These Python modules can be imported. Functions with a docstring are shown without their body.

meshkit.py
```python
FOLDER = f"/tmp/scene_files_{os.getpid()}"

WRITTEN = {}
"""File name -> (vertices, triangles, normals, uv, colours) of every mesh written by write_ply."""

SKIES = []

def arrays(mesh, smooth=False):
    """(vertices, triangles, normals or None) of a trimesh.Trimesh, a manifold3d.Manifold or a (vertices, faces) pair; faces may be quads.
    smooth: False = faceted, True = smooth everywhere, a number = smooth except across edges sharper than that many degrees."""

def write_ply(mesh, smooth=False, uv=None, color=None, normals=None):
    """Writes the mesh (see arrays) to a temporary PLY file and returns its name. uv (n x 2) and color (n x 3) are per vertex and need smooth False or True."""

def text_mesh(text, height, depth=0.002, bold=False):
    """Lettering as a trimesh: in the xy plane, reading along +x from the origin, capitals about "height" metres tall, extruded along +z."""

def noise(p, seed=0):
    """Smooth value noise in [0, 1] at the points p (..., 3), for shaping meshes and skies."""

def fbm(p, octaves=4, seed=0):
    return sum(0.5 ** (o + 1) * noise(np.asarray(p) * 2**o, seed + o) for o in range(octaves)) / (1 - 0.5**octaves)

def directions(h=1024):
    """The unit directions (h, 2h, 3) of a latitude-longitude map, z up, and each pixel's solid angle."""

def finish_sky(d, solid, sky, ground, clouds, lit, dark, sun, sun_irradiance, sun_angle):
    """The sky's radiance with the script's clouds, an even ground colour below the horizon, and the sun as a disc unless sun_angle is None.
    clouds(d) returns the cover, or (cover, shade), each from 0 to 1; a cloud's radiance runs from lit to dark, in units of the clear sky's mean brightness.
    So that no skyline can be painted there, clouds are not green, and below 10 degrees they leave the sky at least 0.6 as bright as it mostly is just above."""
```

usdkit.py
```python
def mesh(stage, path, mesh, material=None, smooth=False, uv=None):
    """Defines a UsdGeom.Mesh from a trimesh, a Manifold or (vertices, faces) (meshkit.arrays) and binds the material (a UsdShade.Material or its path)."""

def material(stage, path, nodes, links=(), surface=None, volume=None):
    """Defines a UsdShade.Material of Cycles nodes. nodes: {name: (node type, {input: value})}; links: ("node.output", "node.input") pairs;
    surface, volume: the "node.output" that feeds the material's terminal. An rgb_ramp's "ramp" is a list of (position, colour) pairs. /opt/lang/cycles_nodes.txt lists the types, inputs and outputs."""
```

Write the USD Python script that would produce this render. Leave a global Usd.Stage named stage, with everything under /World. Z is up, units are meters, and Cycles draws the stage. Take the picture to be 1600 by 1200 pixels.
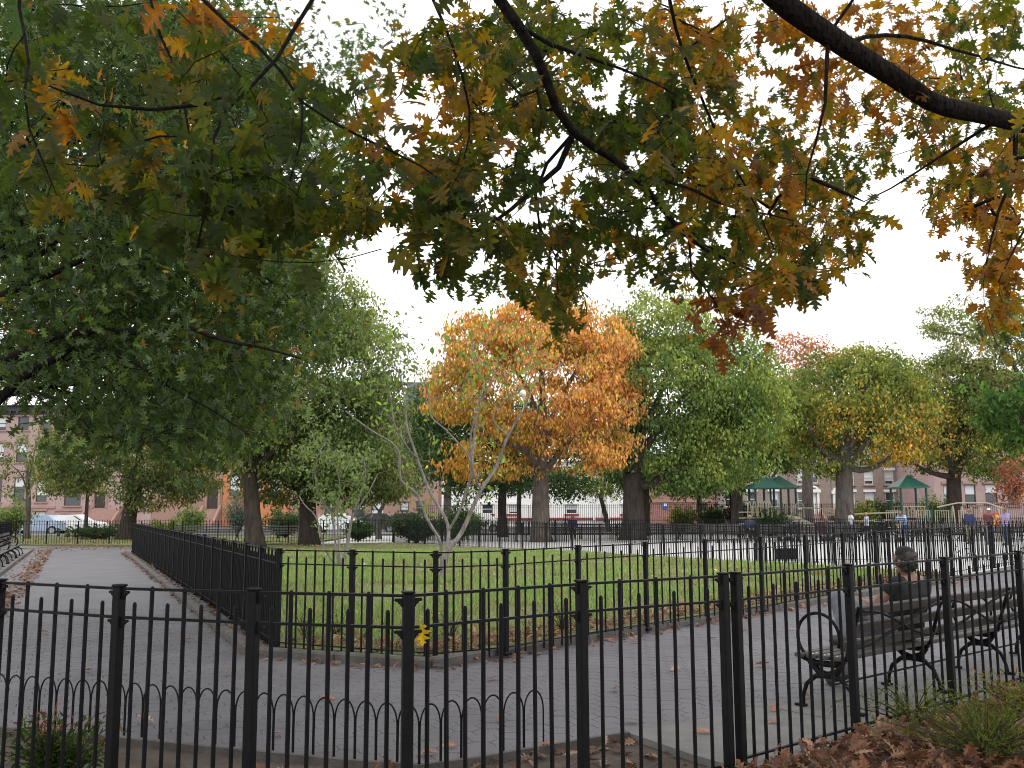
import math, numpy as np, trimesh, usdkit, meshkit
import manifold3d as m3
from shapely.geometry import Polygon, Point, LineString, MultiPolygon
from shapely import contains_xy
from pxr import Usd, UsdGeom, UsdLux, UsdShade, Sdf, Gf, Vt

stage = Usd.Stage.CreateInMemory()
UsdGeom.SetStageUpAxis(stage, 'Z'); UsdGeom.SetStageMetersPerUnit(stage, 1.0)
UsdGeom.Xform.Define(stage, '/World'); UsdGeom.Scope.Define(stage, '/World/Looks')
pi = math.pi
# ------------------------------------------------------------------ camera, sky, sun, exposure
F, HZ, EYE = 1500.0, 798.0, 1.6                      # focal length in photo pixels, horizon row, eye height
PITCH, ROLL = math.atan((HZ - 600) / F), math.atan(0.0045)
EXPOSURE = 0.35
SKY_STRENGTH, CLOUD = 0.1, 13.0
SUN_ELEV, SUN_AZ = math.radians(52), math.radians(150)  # hidden behind cloud, behind the viewer's right shoulder
cam = UsdGeom.Camera.Define(stage, '/World/camera')
cam.CreateFocalLengthAttr(36.0 * F / 1600); cam.CreateHorizontalApertureAttr(36.0); cam.CreateVerticalApertureAttr(27.0)
cam.CreateExposureAttr(EXPOSURE); cam.CreateClippingRangeAttr(Gf.Vec2f(0.05, 3000))
_f = np.array([0, math.cos(PITCH), math.sin(PITCH)]); _u = np.array([0, -math.sin(PITCH), math.cos(PITCH)]); _r = np.array([1.0, 0, 0])
RIGHT = _r * math.cos(ROLL) - _u * math.sin(ROLL); UP = _u * math.cos(ROLL) + _r * math.sin(ROLL)
CAM = np.array([0, 0, EYE])
M = Gf.Matrix4d(*RIGHT, 0, *UP, 0, *(-_f), 0, *CAM, 1)
cam.AddTransformOp().Set(M)

def ray(x, y):
    return _f + RIGHT * ((x - 800) / F) + UP * ((600 - y) / F)
def gp(x, y, z=0.0):                                   # the point at height z seen at a photo pixel
    r = ray(x, y); return CAM + r * ((z - EYE) / r[2])
def at(x, y, d):                                       # the point at forward distance d seen at a photo pixel
    r = ray(x, y); return CAM + r * (d / r[1])

def mat(name, nodes, links=(), surface=None, volume=None):
    return usdkit.material(stage, '/World/Looks/' + name, nodes, links, surface, volume)

mat('overcast_sky', {
    's': ('sky_texture', {'sky_type': 'single_scattering', 'sun_disc': False, 'sun_elevation': SUN_ELEV, 'sun_rotation': SUN_AZ}),
    'tc': ('texture_coordinate', {}), 'mp': ('mapping', {'scale': (1.0, 1.0, 2.2)}),
    'n': ('noise_texture', {'scale': 1.6, 'detail': 5.0, 'roughness': 0.5}),
    'r': ('rgb_ramp', {'ramp': [(0.25, (CLOUD * .86, CLOUD * .88, CLOUD * .92)), (0.75, (CLOUD * 1.12, CLOUD * 1.11, CLOUD * 1.10))]}),
    'm': ('mix_color', {'fac': 0.93, 'use_clamp': False}),
    'b': ('background_shader', {'strength': SKY_STRENGTH})},
    [('tc.generated', 'mp.vector'), ('mp.vector', 'n.vector'), ('n.fac', 'r.fac'), ('s.color', 'm.a'), ('r.color', 'm.b'), ('m.result', 'b.color')], surface='b.background')
dome = UsdLux.DomeLight.Define(stage, '/World/sky')
UsdShade.MaterialBindingAPI.Apply(dome.GetPrim()).Bind(UsdShade.Material.Get(stage, '/World/Looks/overcast_sky'))
dome.GetPrim().SetCustomDataByKey('kind', 'structure')
sun = UsdLux.DistantLight.Define(stage, '/World/sun')
sun.CreateNormalizeAttr(True); sun.CreateIntensityAttr(0.25); sun.CreateAngleAttr(25.0); sun.CreateColorAttr(Gf.Vec3f(1, .97, .92))
_d = np.array([math.sin(SUN_AZ) * math.cos(SUN_ELEV), math.cos(SUN_AZ) * math.cos(SUN_ELEV), math.sin(SUN_ELEV)])
_x = np.cross([0, 0, 1.0], _d); _x /= np.linalg.norm(_x); _y = np.cross(_d, _x)
sun.AddTransformOp().Set(Gf.Matrix4d(*_x, 0, *_y, 0, *_d, 0, 0, 0, 30, 1))

# ------------------------------------------------------------------ scene helpers
used = {}
def numbered(parent, name):
    k = used.get((parent, name), 0); used[(parent, name)] = k + 1
    return name if k == 0 else f'{name}_{k:03d}'
def tag(prim, label=None, cat=None, group=None, kind=None):
    for k, v in (('label', label), ('category', cat), ('group', group), ('kind', kind)):
        if v: prim.SetCustomDataByKey(k, v)
    return prim
def ppath(parent): return '/World' if parent is None else str(parent.GetPath())
def obj(name, mesh, m, parent=None, smooth=False, lc=None, **tags):
    if isinstance(mesh, MB): mesh = mesh.mesh()
    p = ppath(parent); path = p + '/' + numbered(p, name)
    g = usdkit.mesh(stage, path, mesh, '/World/Looks/' + m, smooth)
    if lc is not None:
        UsdGeom.PrimvarsAPI(g).CreatePrimvar('lc', Sdf.ValueTypeNames.Color3fArray, 'vertex').Set(Vt.Vec3fArray.FromNumpy(np.asarray(lc, np.float32)))
    return tag(g.GetPrim(), **tags)
def thing(name, loc=(0, 0, 0), rz=0.0, **tags):
    x = UsdGeom.Xform.Define(stage, '/World/' + numbered('/World', name))
    x.AddTranslateOp().Set(Gf.Vec3d(*map(float, loc))); x.AddRotateZOp().Set(float(math.degrees(rz)))
    return tag(x.GetPrim(), **tags)
def dup(src, loc, rz=0.0, label=None, cat=None, group=None, scale=None):
    was = src.GetCustomData(); name = src.GetName()
    base = name[:-4] if name[-4:-3] == '_' and name[-3:].isdigit() else name
    x = UsdGeom.Xform.Define(stage, '/World/' + numbered('/World', base)); r = x.GetPrim()
    r.GetReferences().AddInternalReference(src.GetPath())
    x.ClearXformOpOrder()
    x.AddTranslateOp().Set(Gf.Vec3d(*map(float, loc))); x.AddRotateZOp().Set(float(math.degrees(rz)))
    r.SetInstanceable(True)
    return tag(r, label or was['label'], cat or was['category'], group or was.get('group'))

class MB:
    """collects boxes, bars and tubes into one mesh"""
    def __init__(s): s.v, s.f, s.n = [], [], 0
    def add(s, v, f):
        v = np.asarray(v, float).reshape(-1, 3); f = np.asarray(f, int)
        if f.shape[1] == 4: f = np.vstack([f[:, [0, 1, 2]], f[:, [0, 2, 3]]])
        s.v.append(v); s.f.append(f + s.n); s.n += len(v); return s
    def tm(s, t): return s.add(t.vertices, t.faces)
    def box(s, c, size, rz=0.0):
        x, y, z = np.array(size, float) / 2
        v = np.array([[a * x, b * y, d * z] for a in (-1, 1) for b in (-1, 1) for d in (-1, 1)])
        f = [[0, 1, 3, 2], [4, 6, 7, 5], [0, 4, 5, 1], [2, 3, 7, 6], [0, 2, 6, 4], [1, 5, 7, 3]]
        if rz:
            c_, s_ = math.cos(rz), math.sin(rz); v = v @ np.array([[c_, s_, 0], [-s_, c_, 0], [0, 0, 1]])
        return s.add(v + np.array(c, float), f)
    def cbox(s, c, size, b=0.01, rz=0.0):
        """box with chamfered edges"""
        x, y, z = np.array(size, float) / 2; b = min(b, x * .9, y * .9, z * .9)
        pts = [(sx * (x - (b if k != 0 else 0)), sy * (y - (b if k != 1 else 0)), sz * (z - (b if k != 2 else 0))) for sx in (-1, 1) for sy in (-1, 1) for sz in (-1, 1) for k in range(3)]
        h = trimesh.convex.convex_hull(np.array(pts)); v = np.array(h.vertices)
        if rz:
            c_, s_ = math.cos(rz), math.sin(rz); v = v @ np.array([[c_, s_, 0], [-s_, c_, 0], [0, 0, 1]])
        return s.add(v + np.array(c, float), h.faces)
    def bar(s, a, b, w, h, up=(0, 0, 1)):
        """rectangular bar from a to b"""
        a, b = np.asarray(a, float), np.asarray(b, float); d = b - a; d /= np.linalg.norm(d)
        side = np.cross(d, up)
        if np.linalg.norm(side) < 1e-6: side = np.array([1.0, 0, 0])
        side /= np.linalg.norm(side); u = np.cross(side, d)
        v = [p + side * sx * w / 2 + u * sz * h / 2 for p in (a, b) for sx, sz in ((-1, -1), (1, -1), (1, 1), (-1, 1))]
        return s.add(v, [[0, 1, 2, 3], [7, 6, 5, 4], [0, 4, 5, 1], [1, 5, 6, 2], [2, 6, 7, 3], [3, 7, 4, 0]])
    def tube(s, pts, r, n=8, cap=True):
        v, f = tube(pts, r, n, cap); return s.add(v, f)
    def lathe(s, prof, c=(0, 0, 0), n=16):
        a = np.linspace(0, 2 * pi, n, endpoint=False); v = []
        for r, z in prof: v += [[r * math.cos(t), r * math.sin(t), z] for t in a]
        f = [[i * n + j, i * n + (j + 1) % n, (i + 1) * n + (j + 1) % n, (i + 1) * n + j] for i in range(len(prof) - 1) for j in range(n)]
        return s.add(np.array(v) + np.array(c, float), f)
    def poly(s, pts2, z0, z1, holes=()):
        """vertical prism over a plan polygon"""
        t = trimesh.creation.extrude_polygon(Polygon(pts2, holes) if not isinstance(pts2, Polygon) else pts2, z1 - z0, engine='earcut'); t.apply_translation((0, 0, z0)); return s.tm(t)
    def mesh(s): return (np.vstack(s.v), np.vstack(s.f))

def tube(pts, r, n=8, cap=True):
    p = np.asarray(pts, float); m = len(p); r = np.broadcast_to(np.asarray(r, float), (m,))
    t = np.gradient(p, axis=0); t /= np.maximum(np.linalg.norm(t, axis=1, keepdims=True), 1e-9)
    u = np.cross(t[0], [0, 0, 1.0]);
    if np.linalg.norm(u) < .05: u = np.cross(t[0], [1.0, 0, 0])
    us = []
    for i in range(m):
        u = u - t[i] * (u @ t[i]); u = u / max(np.linalg.norm(u), 1e-9); us.append(u)
    us = np.array(us); w = np.cross(t, us); a = np.linspace(0, 2 * pi, n, endpoint=False)
    v = (p[:, None] + r[:, None, None] * (np.cos(a)[None, :, None] * us[:, None] + np.sin(a)[None, :, None] * w[:, None])).reshape(-1, 3)
    i, j = np.meshgrid(np.arange(m - 1), np.arange(n), indexing='ij'); jn = (j + 1) % n
    q = np.stack([i * n + j, i * n + jn, (i + 1) * n + jn, (i + 1) * n + j], -1).reshape(-1, 4)
    f = np.vstack([q[:, [0, 1, 2]], q[:, [0, 2, 3]]])
    if cap:
        v = np.vstack([v, p[:1], p[-1:]]); k = np.arange(n)
        f = np.vstack([f, np.stack([np.full(n, m * n), (k + 1) % n, k], 1), np.stack([np.full(n, m * n + 1), (m - 1) * n + k, (m - 1) * n + (k + 1) % n], 1)])
    return v, f

# ------------------------------------------------------------------ materials
def simple(name, col, rough=.6, noise=0.0, scale=8.0, bump=0.0, bscale=60.0, metal=0.0, spec=.5, dist=.01):
    n = {'p': ('principled_bsdf', {'base_color': col, 'roughness': rough, 'metallic': metal, 'specular_ior_level': spec})}; l = []
    if noise or bump: n['g'] = ('geometry', {})
    if noise:
        n['t'] = ('noise_texture', {'scale': scale, 'detail': 5.0, 'roughness': .6})
        n['r'] = ('rgb_ramp', {'ramp': [(0.3, tuple(c * (1 - noise) for c in col)), (0.7, tuple(min(1, c * (1 + noise)) for c in col))]})
        l += [('g.position', 't.vector'), ('t.fac', 'r.fac'), ('r.color', 'p.base_color')]
    if bump:
        n['bt'] = ('noise_texture', {'scale': bscale, 'detail': 4.0}); n['b'] = ('bump', {'strength': bump, 'distance': dist})
        l += [('g.position', 'bt.vector'), ('bt.fac', 'b.height'), ('b.normal', 'p.normal')]
    return mat(name, n, l, surface='p.BSDF')

simple('black_iron', (.006, .006, .007), .5, .35, 25, .25, 120, spec=.17, dist=.002)
simple('bench_wood', (.06, .05, .043), .6, .35, 14, .4, 80, dist=.004)
simple('far_bench_wood', (.055, .05, .045), .6, .25, 10)
simple('concrete', (.165, .16, .152), .85, .18, 5, .3, 90, dist=.004)
simple('plaza_paving', (.50, .49, .475), .85, .10, 1.2, .15, 30)
simple('kerb_stone', (.085, .077, .070), .8, .35, 7, .6, 40, dist=.01)
simple('road', (.06, .06, .062), .85, .2, 2)
simple('earth', (.075, .055, .042), .95, .4, 3.5, .8, 50, dist=.02)
simple('white_paint', (.80, .80, .78), .5, .04, 1)
simple('sill_red', (.26, .05, .045), .6)
simple('white_render', (.80, .79, .77), .7, .04, 1.5)
simple('stone_trim', (.33, .20, .165), .75, .12, 3)
simple('dark_cornice', (.03, .032, .036), .5, .3, 4)
simple('window_frame', (.035, .033, .032), .45)
simple('window_frame_white', (.7, .7, .68), .45)
simple('door_wood', (.035, .025, .02), .4)
simple('blue_door', (.05, .07, .2), .4)
simple('blind', (.62, .63, .64), .8)
simple('slate', (.11, .12, .14), .6, .2, 4)
simple('green_roof', (.035, .15, .115), .38, .12, 4)
simple('green_post', (.02, .075, .055), .4)
simple('beige_play', (.46, .40, .30), .5)
simple('play_red', (.45, .05, .03), .4)
simple('play_yellow', (.6, .33, .04), .4)
simple('rubber', (.02, .02, .021), .8)
simple('chrome', (.6, .6, .6), .25, metal=1.0)
simple('hub_metal', (.35, .35, .36), .35, metal=.8)
simple('car_white', (.72, .73, .74), .25)
simple('car_blue', (.28, .36, .48), .25)
simple('car_red', (.35, .03, .03), .25)
simple('car_dark', (.03, .03, .035), .22)
simple('car_glass', (.02, .025, .03), .06)
simple('lamp_red', (.4, .02, .02), .3)
simple('lamp_clear', (.7, .7, .68), .2)
simple('globe_white', (.85, .85, .84), .35)
simple('sign_blue', (.04, .12, .4), .5)
simple('paper_white', (.8, .8, .8), .7)
simple('balloon_red', (.55, .02, .03), .3)
simple('skin', (.25, .125, .085), .55, .08, 20)
simple('hair_dark', (.018, .013, .011), .6, .3, 120)
simple('hair_brown', (.09, .045, .025), .6, .3, 120)
simple('hair_fair', (.32, .21, .1), .6, .2, 120)
simple('hair_grey', (.35, .34, .33), .6, .2, 120)
simple('cloth_black', (.009, .009, .011), .85, .2, 30, .5, 50)
simple('cloth_navy', (.025, .035, .09), .85)
simple('cloth_white', (.72, .74, .76), .85)
simple('cloth_purple', (.26, .23, .45), .85)
simple('cloth_maroon', (.10, .03, .045), .85)
simple('cloth_pale', (.5, .55, .66), .85)
simple('cloth_khaki', (.30, .26, .2), .85)
simple('jeans_pale', (.17, .18, .205), .85, .15, 20, .7, 14, dist=.02)
simple('jeans_blue', (.055, .085, .17), .85, .2, 20, .6, 20, dist=.015)
simple('shoe', (.05, .045, .04), .6)
mat('striped_shirt', {'g': ('geometry', {}), 's': ('separate_xyz', {}), 'm': ('math', {'math_type': 'multiply', 'value2': 9.0}), 'fr': ('math', {'math_type': 'fraction'}),
    'gt': ('math', {'math_type': 'greater_than', 'value2': .5}), 'x': ('mix_color', {'a': (.07, .25, .62), 'b': (.62, .72, .85)}), 'p': ('principled_bsdf', {'roughness': .85})},
    [('g.position', 's.vector'), ('s.z', 'm.value1'), ('m.value', 'fr.value1'), ('fr.value', 'gt.value1'), ('gt.value', 'x.fac'), ('x.result', 'p.base_color')], surface='p.BSDF')
mat('window_glass', {'p': ('principled_bsdf', {'base_color': (.03, .035, .04), 'roughness': .08, 'specular_ior_level': .8})}, (), surface='p.BSDF')

def leafmat(name, trans=.4, rough=.45, tboost=(1.6, 1.5, .8), jitter=.18, fscale=40.0, spec=.4):
    mat(name, {'a': ('attribute', {'attribute': 'lc'}), 'g': ('geometry', {}),
        't': ('noise_texture', {'scale': fscale, 'detail': 3.0}), 'r': ('rgb_ramp', {'ramp': [(.3, (1 - jitter,) * 3), (.7, (1 + jitter,) * 3)]}),
        'c': ('mix_color', {'blend_type': 'multiply', 'fac': 1.0, 'use_clamp': False}),
        'p': ('principled_bsdf', {'roughness': rough, 'specular_ior_level': spec}),
        'k': ('mix_color', {'blend_type': 'multiply', 'fac': 1.0, 'b': tboost, 'use_clamp': False}),
        'tr': ('translucent_bsdf', {}), 'm': ('mix_closure', {'fac': trans})},
        [('g.position', 't.vector'), ('t.fac', 'r.fac'), ('a.color', 'c.a'), ('r.color', 'c.b'), ('c.result', 'p.base_color'), ('c.result', 'k.a'), ('k.result', 'tr.color'), ('p.BSDF', 'm.closure1'), ('tr.BSDF', 'm.closure2')], surface='m.closure')
leafmat('leaf', .5, .55, (2.3, 2.2, .7), spec=.18)
leafmat('far_leaf', .36, .45, (1.6, 1.5, .8), .16, 2.5, spec=.22)
leafmat('mid_leaf', .42, .4, (1.8, 1.75, .8), spec=.32)
leafmat('dead_leaf', .12, .7, (1.2, 1, .8), .25, 60.0)
leafmat('grass_blade', .35, .5, (1.25, 1.3, 1.0), .1, 20)

def barkmat(name, c1, c2, sc=9.0, st=.9):
    mat(name, {'g': ('geometry', {}), 'mp': ('mapping', {'scale': (1, 1, .25)}), 'v': ('voronoi_texture', {'scale': sc * 1.6, 'feature': 'f1'}), 'n': ('noise_texture', {'scale': sc, 'detail': 6.0, 'roughness': .65, 'distortion': .6}),
        'r': ('rgb_ramp', {'ramp': [(.3, c1), (.7, c2)]}), 'ad': ('math', {'math_type': 'add'}), 'b': ('bump', {'strength': st, 'distance': .03}), 'p': ('principled_bsdf', {'roughness': .95, 'specular_ior_level': .08})},
        [('g.position', 'mp.vector'), ('mp.vector', 'n.vector'), ('mp.vector', 'v.vector'), ('n.fac', 'r.fac'), ('r.color', 'p.base_color'), ('n.fac', 'ad.value1'), ('v.distance', 'ad.value2'), ('ad.value', 'b.height'), ('b.normal', 'p.normal')], surface='p.BSDF')
barkmat('oak_bark', (.010, .008, .007), (.030, .025, .022), 22)
barkmat('grey_bark', (.055, .045, .04), (.15, .13, .115), 6)
barkmat('pale_bark', (.12, .10, .095), (.34, .31, .29), 14, .4)
barkmat('dark_bark', (.03, .024, .02), (.085, .07, .06), 6)

def wallmat(name, c1, c2, brick=False, mortar=(.3, .27, .25)):
    if brick:
        mat(name, {'g': ('geometry', {}), 'mp': ('mapping', {'rotation': (pi / 2, 0, 0)}), 'b': ('brick_texture', {'color1': c1, 'color2': c2, 'mortar': mortar, 'scale': 1.0, 'mortar_size': .012, 'brick_width': .23, 'row_height': .08}),
            'p': ('principled_bsdf', {'roughness': .85})}, [('g.position', 'mp.vector'), ('mp.vector', 'b.vector'), ('b.color', 'p.base_color')], surface='p.BSDF')
    else:
        mat(name, {'g': ('geometry', {}), 'n': ('noise_texture', {'scale': .6, 'detail': 6.0, 'roughness': .65}), 'r': ('rgb_ramp', {'ramp': [(.3, c1), (.7, c2)]}), 'p': ('principled_bsdf', {'roughness': .85})},
            [('g.position', 'n.vector'), ('n.fac', 'r.fac'), ('r.color', 'p.base_color')], surface='p.BSDF')
wallmat('pink_brownstone', (.33, .225, .215), (.43, .305, .29))
wallmat('brownstone', (.27, .16, .125), (.36, .22, .175))
wallmat('orange_wall', (.46, .17, .07), (.54, .22, .10))
wallmat('red_brick', (.30, .09, .07), (.38, .13, .10), True)
wallmat('brown_brick', (.22, .155, .13), (.29, .21, .175), True)

# path: asphalt blocks
mat('asphalt_block', {'g': ('geometry', {}), 'oi': ('object_info', {}), 'n': ('noise_texture', {'scale': 60.0, 'detail': 4.0, 'roughness': .7}), 'n2': ('noise_texture', {'scale': 1.1, 'detail': 4.0}),
    'r': ('rgb_ramp', {'ramp': [(.3, (.100, .094, .102)), (.7, (.155, .146, .160))]}), 'r2': ('rgb_ramp', {'ramp': [(.3, (.76, .75, .75)), (.65, (1.08, 1.08, 1.08))]}), 'isl': ('map_range', {'to_min': .88, 'to_max': 1.1}),
    'm': ('mix_color', {'blend_type': 'multiply', 'fac': 1.0}), 'm2': ('mix_color', {'blend_type': 'multiply', 'fac': 1.0}), 'b': ('bump', {'strength': .5, 'distance': .004}), 'p': ('principled_bsdf', {'roughness': .62, 'specular_ior_level': .45})},
    [('g.position', 'n.vector'), ('g.position', 'n2.vector'), ('n.fac', 'r.fac'), ('n2.fac', 'r2.fac'), ('r.color', 'm.a'), ('r2.color', 'm.b'), ('g.random_per_island', 'isl.value'), ('m.result', 'm2.a'), ('isl.result', 'm2.b'), ('m2.result', 'p.base_color'), ('n.fac', 'b.height'), ('b.normal', 'p.normal')], surface='p.BSDF')
mat('lawn_ground', {'g': ('geometry', {}), 'n': ('noise_texture', {'scale': .35, 'detail': 5.0, 'roughness': .6}), 'n2': ('noise_texture', {'scale': 9.0, 'detail': 6.0, 'roughness': .75}),
    'r': ('rgb_ramp', {'ramp': [(.35, (.19, .165, .09)), (.5, (.17, .20, .075)), (.7, (.19, .26, .08))]}), 'r2': ('rgb_ramp', {'ramp': [(.35, (.6, .6, .6)), (.65, (1.15, 1.15, 1.1))]}),
    'm': ('mix_color', {'blend_type': 'multiply', 'fac': 1.0}), 'b': ('bump', {'strength': .8, 'distance': .04}), 'p': ('principled_bsdf', {'roughness': .9, 'specular_ior_level': .2})},
    [('g.position', 'n.vector'), ('g.position', 'n2.vector'), ('n.fac', 'r.fac'), ('n2.fac', 'r2.fac'), ('r.color', 'm.a'), ('r2.color', 'm.b'), ('m.result', 'p.base_color'), ('n2.fac', 'b.height'), ('b.normal', 'p.normal')], surface='p.BSDF')
# ------------------------------------------------------------------ the setting: ground, paths, lawn
rng = np.random.default_rng(7)
def P(x, y, z=0.0): return tuple(gp(x, y, z)[:2])
def sheet(poly, z, z0=None):
    t = trimesh.creation.extrude_polygon(poly if isinstance(poly, Polygon) else Polygon(poly), 1.0, engine='earcut')
    v = np.array(t.vertices); v[:, 2] = np.where(v[:, 2] > .5, z, z - .06 if z0 is None else z0); return (v, t.faces)

A, B, C = (-2.75, 11.45), (-.82, 10.62), (13.6, 26.9)
FL, E, D = (-15.2, 38.9), (-10.2, 46.8), (-6.0, 49.0)
CC = (10.4, 23.1)
lawn_poly = Polygon([A, B, CC, D, E, FL])
path_edge = [P(0, 1137), P(162, 1151), P(337, 1168), P(540, 1188), P(660, 1196), P(735, 1186), P(839, 1168), P(940, 1151), (0.82, 7.23)]
path_poly = Polygon(path_edge + [P(1240, 1100), P(1600, 1025), (14.0, 17.5), (26, 27), (28, 33), (16, 30.2), C, B, A, FL, (-17.5, 45.0), (-25, 48.0), (-20.85, 42.5), (-12.42, 23.5), (-6.62, 10.4), (-5.7, 8.4)])
strip_poly = Polygon([(0.82, 7.23), P(1240, 1100), P(1600, 1025), (14.0, 17.5), (15, 16.8), (6.15, 10.30), (3.6, 8.05), (2.45, 7.02), (1.42, 6.2), P(1075, 1178)])
gm = MB(); gm.add([[-300, -40, -.04], [300, -40, -.04], [300, 500, -.04], [-300, 500, -.04]], [[0, 1, 2, 3]])
obj('ground', gm, 'earth', kind='structure')
road = MB(); road.add([[-200, 70, -.036], [200, 70, -.036], [200, 88, -.036], [-200, 88, -.036]], [[0, 1, 2, 3]])
obj('road', road, 'road', kind='structure')
pv = MB(); pv.poly([(-200, 88), (200, 88), (200, 101), (-200, 101)], -.04, .1); pv.poly([(-200, 65), (200, 65), (200, 70), (-200, 70)], -.04, .1)
obj('pavement', pv, 'concrete', kind='structure')
plaza_poly = Polygon([CC, C, (16, 30.2), (28, 33), (60, 40), (60, 64), (-10, 64), (-10, 49), D])
obj('plaza', sheet(plaza_poly.buffer(-.004), 0.0), 'plaza_paving', kind='structure')
obj('lawn', sheet(lawn_poly.buffer(-.02), .05), 'lawn_ground', kind='structure')
lb = Polygon([(-60, 50), (-25, 50), (-17, 47), (-10.4, 49.2), (-10.4, 64.8), (-60, 64.8)])
obj('lawn', sheet(lb, .03), 'lawn_ground', kind='structure')
# path of hexagonal asphalt blocks: the nearest built one by one
path = thing('path', kind='structure')
obj('bed', sheet(path_poly.buffer(-.002), -.012), 'road', path)
S = .2; R = S / math.sqrt(3); hexes = []; edge_hexes = []
for j in range(-10, 90):
    for i in range(-60, 90):
        ca, sa = math.cos(.42), math.sin(.42)
        lx, ly = (i + .5 * (j & 1)) * S, j * R * 1.5
        x, y = lx * ca - ly * sa - .5, lx * sa + ly * ca + 6
        if y < 16.5 and abs(x) < y * .58 + .5:
            if path_poly.buffer(-.13).contains(Point(x, y)): hexes.append((x, y))
            elif path_poly.buffer(.13).contains(Point(x, y)): edge_hexes.append((x, y))
hexes.sort(key=lambda q: q[0] ** 2 + q[1] ** 2)
inner = path_poly.buffer(-.1); ang = np.arange(6) * pi / 3 + pi / 6 + .42
def hexblock(x, y):
    tilt = rng.normal(0, .005, 2); dz = rng.uniform(-.0015, .0015); g = .0008 if rng.random() < .8 else rng.uniform(.001, .003); c = np.stack([np.cos(ang), np.sin(ang)], 1)
    top, mid = c * (R - g - .004), c * (R - g)
    v = [[x + p[0], y + p[1], dz + p @ tilt] for p in top] + [[x + p[0], y + p[1], dz + p @ tilt - .006] for p in mid] + [[x + p[0], y + p[1], -.02] for p in mid]
    f = [[0, k, k + 1] for k in range(1, 5)]
    for a in (0, 6):
        for k in range(6): f += [[a + k, a + 6 + k, a + 6 + (k + 1) % 6], [a + k, a + 6 + (k + 1) % 6, a + (k + 1) % 6]]
    return v, f
rest = MB()
for k, (x, y) in enumerate(hexes):
    v, f = hexblock(x, y)
    if k < 300: obj('block', (v, f), 'asphalt_block', path)
    else: rest.add(v, f)
for x, y in edge_hexes:
    q = Polygon([(x + math.cos(t) * (R - .001), y + math.sin(t) * (R - .001)) for t in ang]).intersection(path_poly.buffer(-.004))
    for g_ in getattr(q, 'geoms', [q]):
        if g_.area > 1e-4: rest.add(*sheet(g_, 0.0, -.02))
obj('block_field', rest, 'asphalt_block', path, kind='stuff')
ed = LineString(path_edge).buffer(.035, cap_style=2, join_style=2).difference(path_poly).difference(strip_poly)
em = MB()
for g_ in getattr(ed, 'geoms', [ed]): em.add(*sheet(g_, .012, -.06))
obj('edging', em, 'kerb_stone', path)
far_path = path_poly.intersection(Polygon([(-60, 16.4), (60, 16.4), (60, 80), (-60, 80)]))
for g in getattr(far_path, 'geoms', [far_path]): obj('far_surface', sheet(g, -.002, -.011), 'asphalt_block', path)
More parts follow.
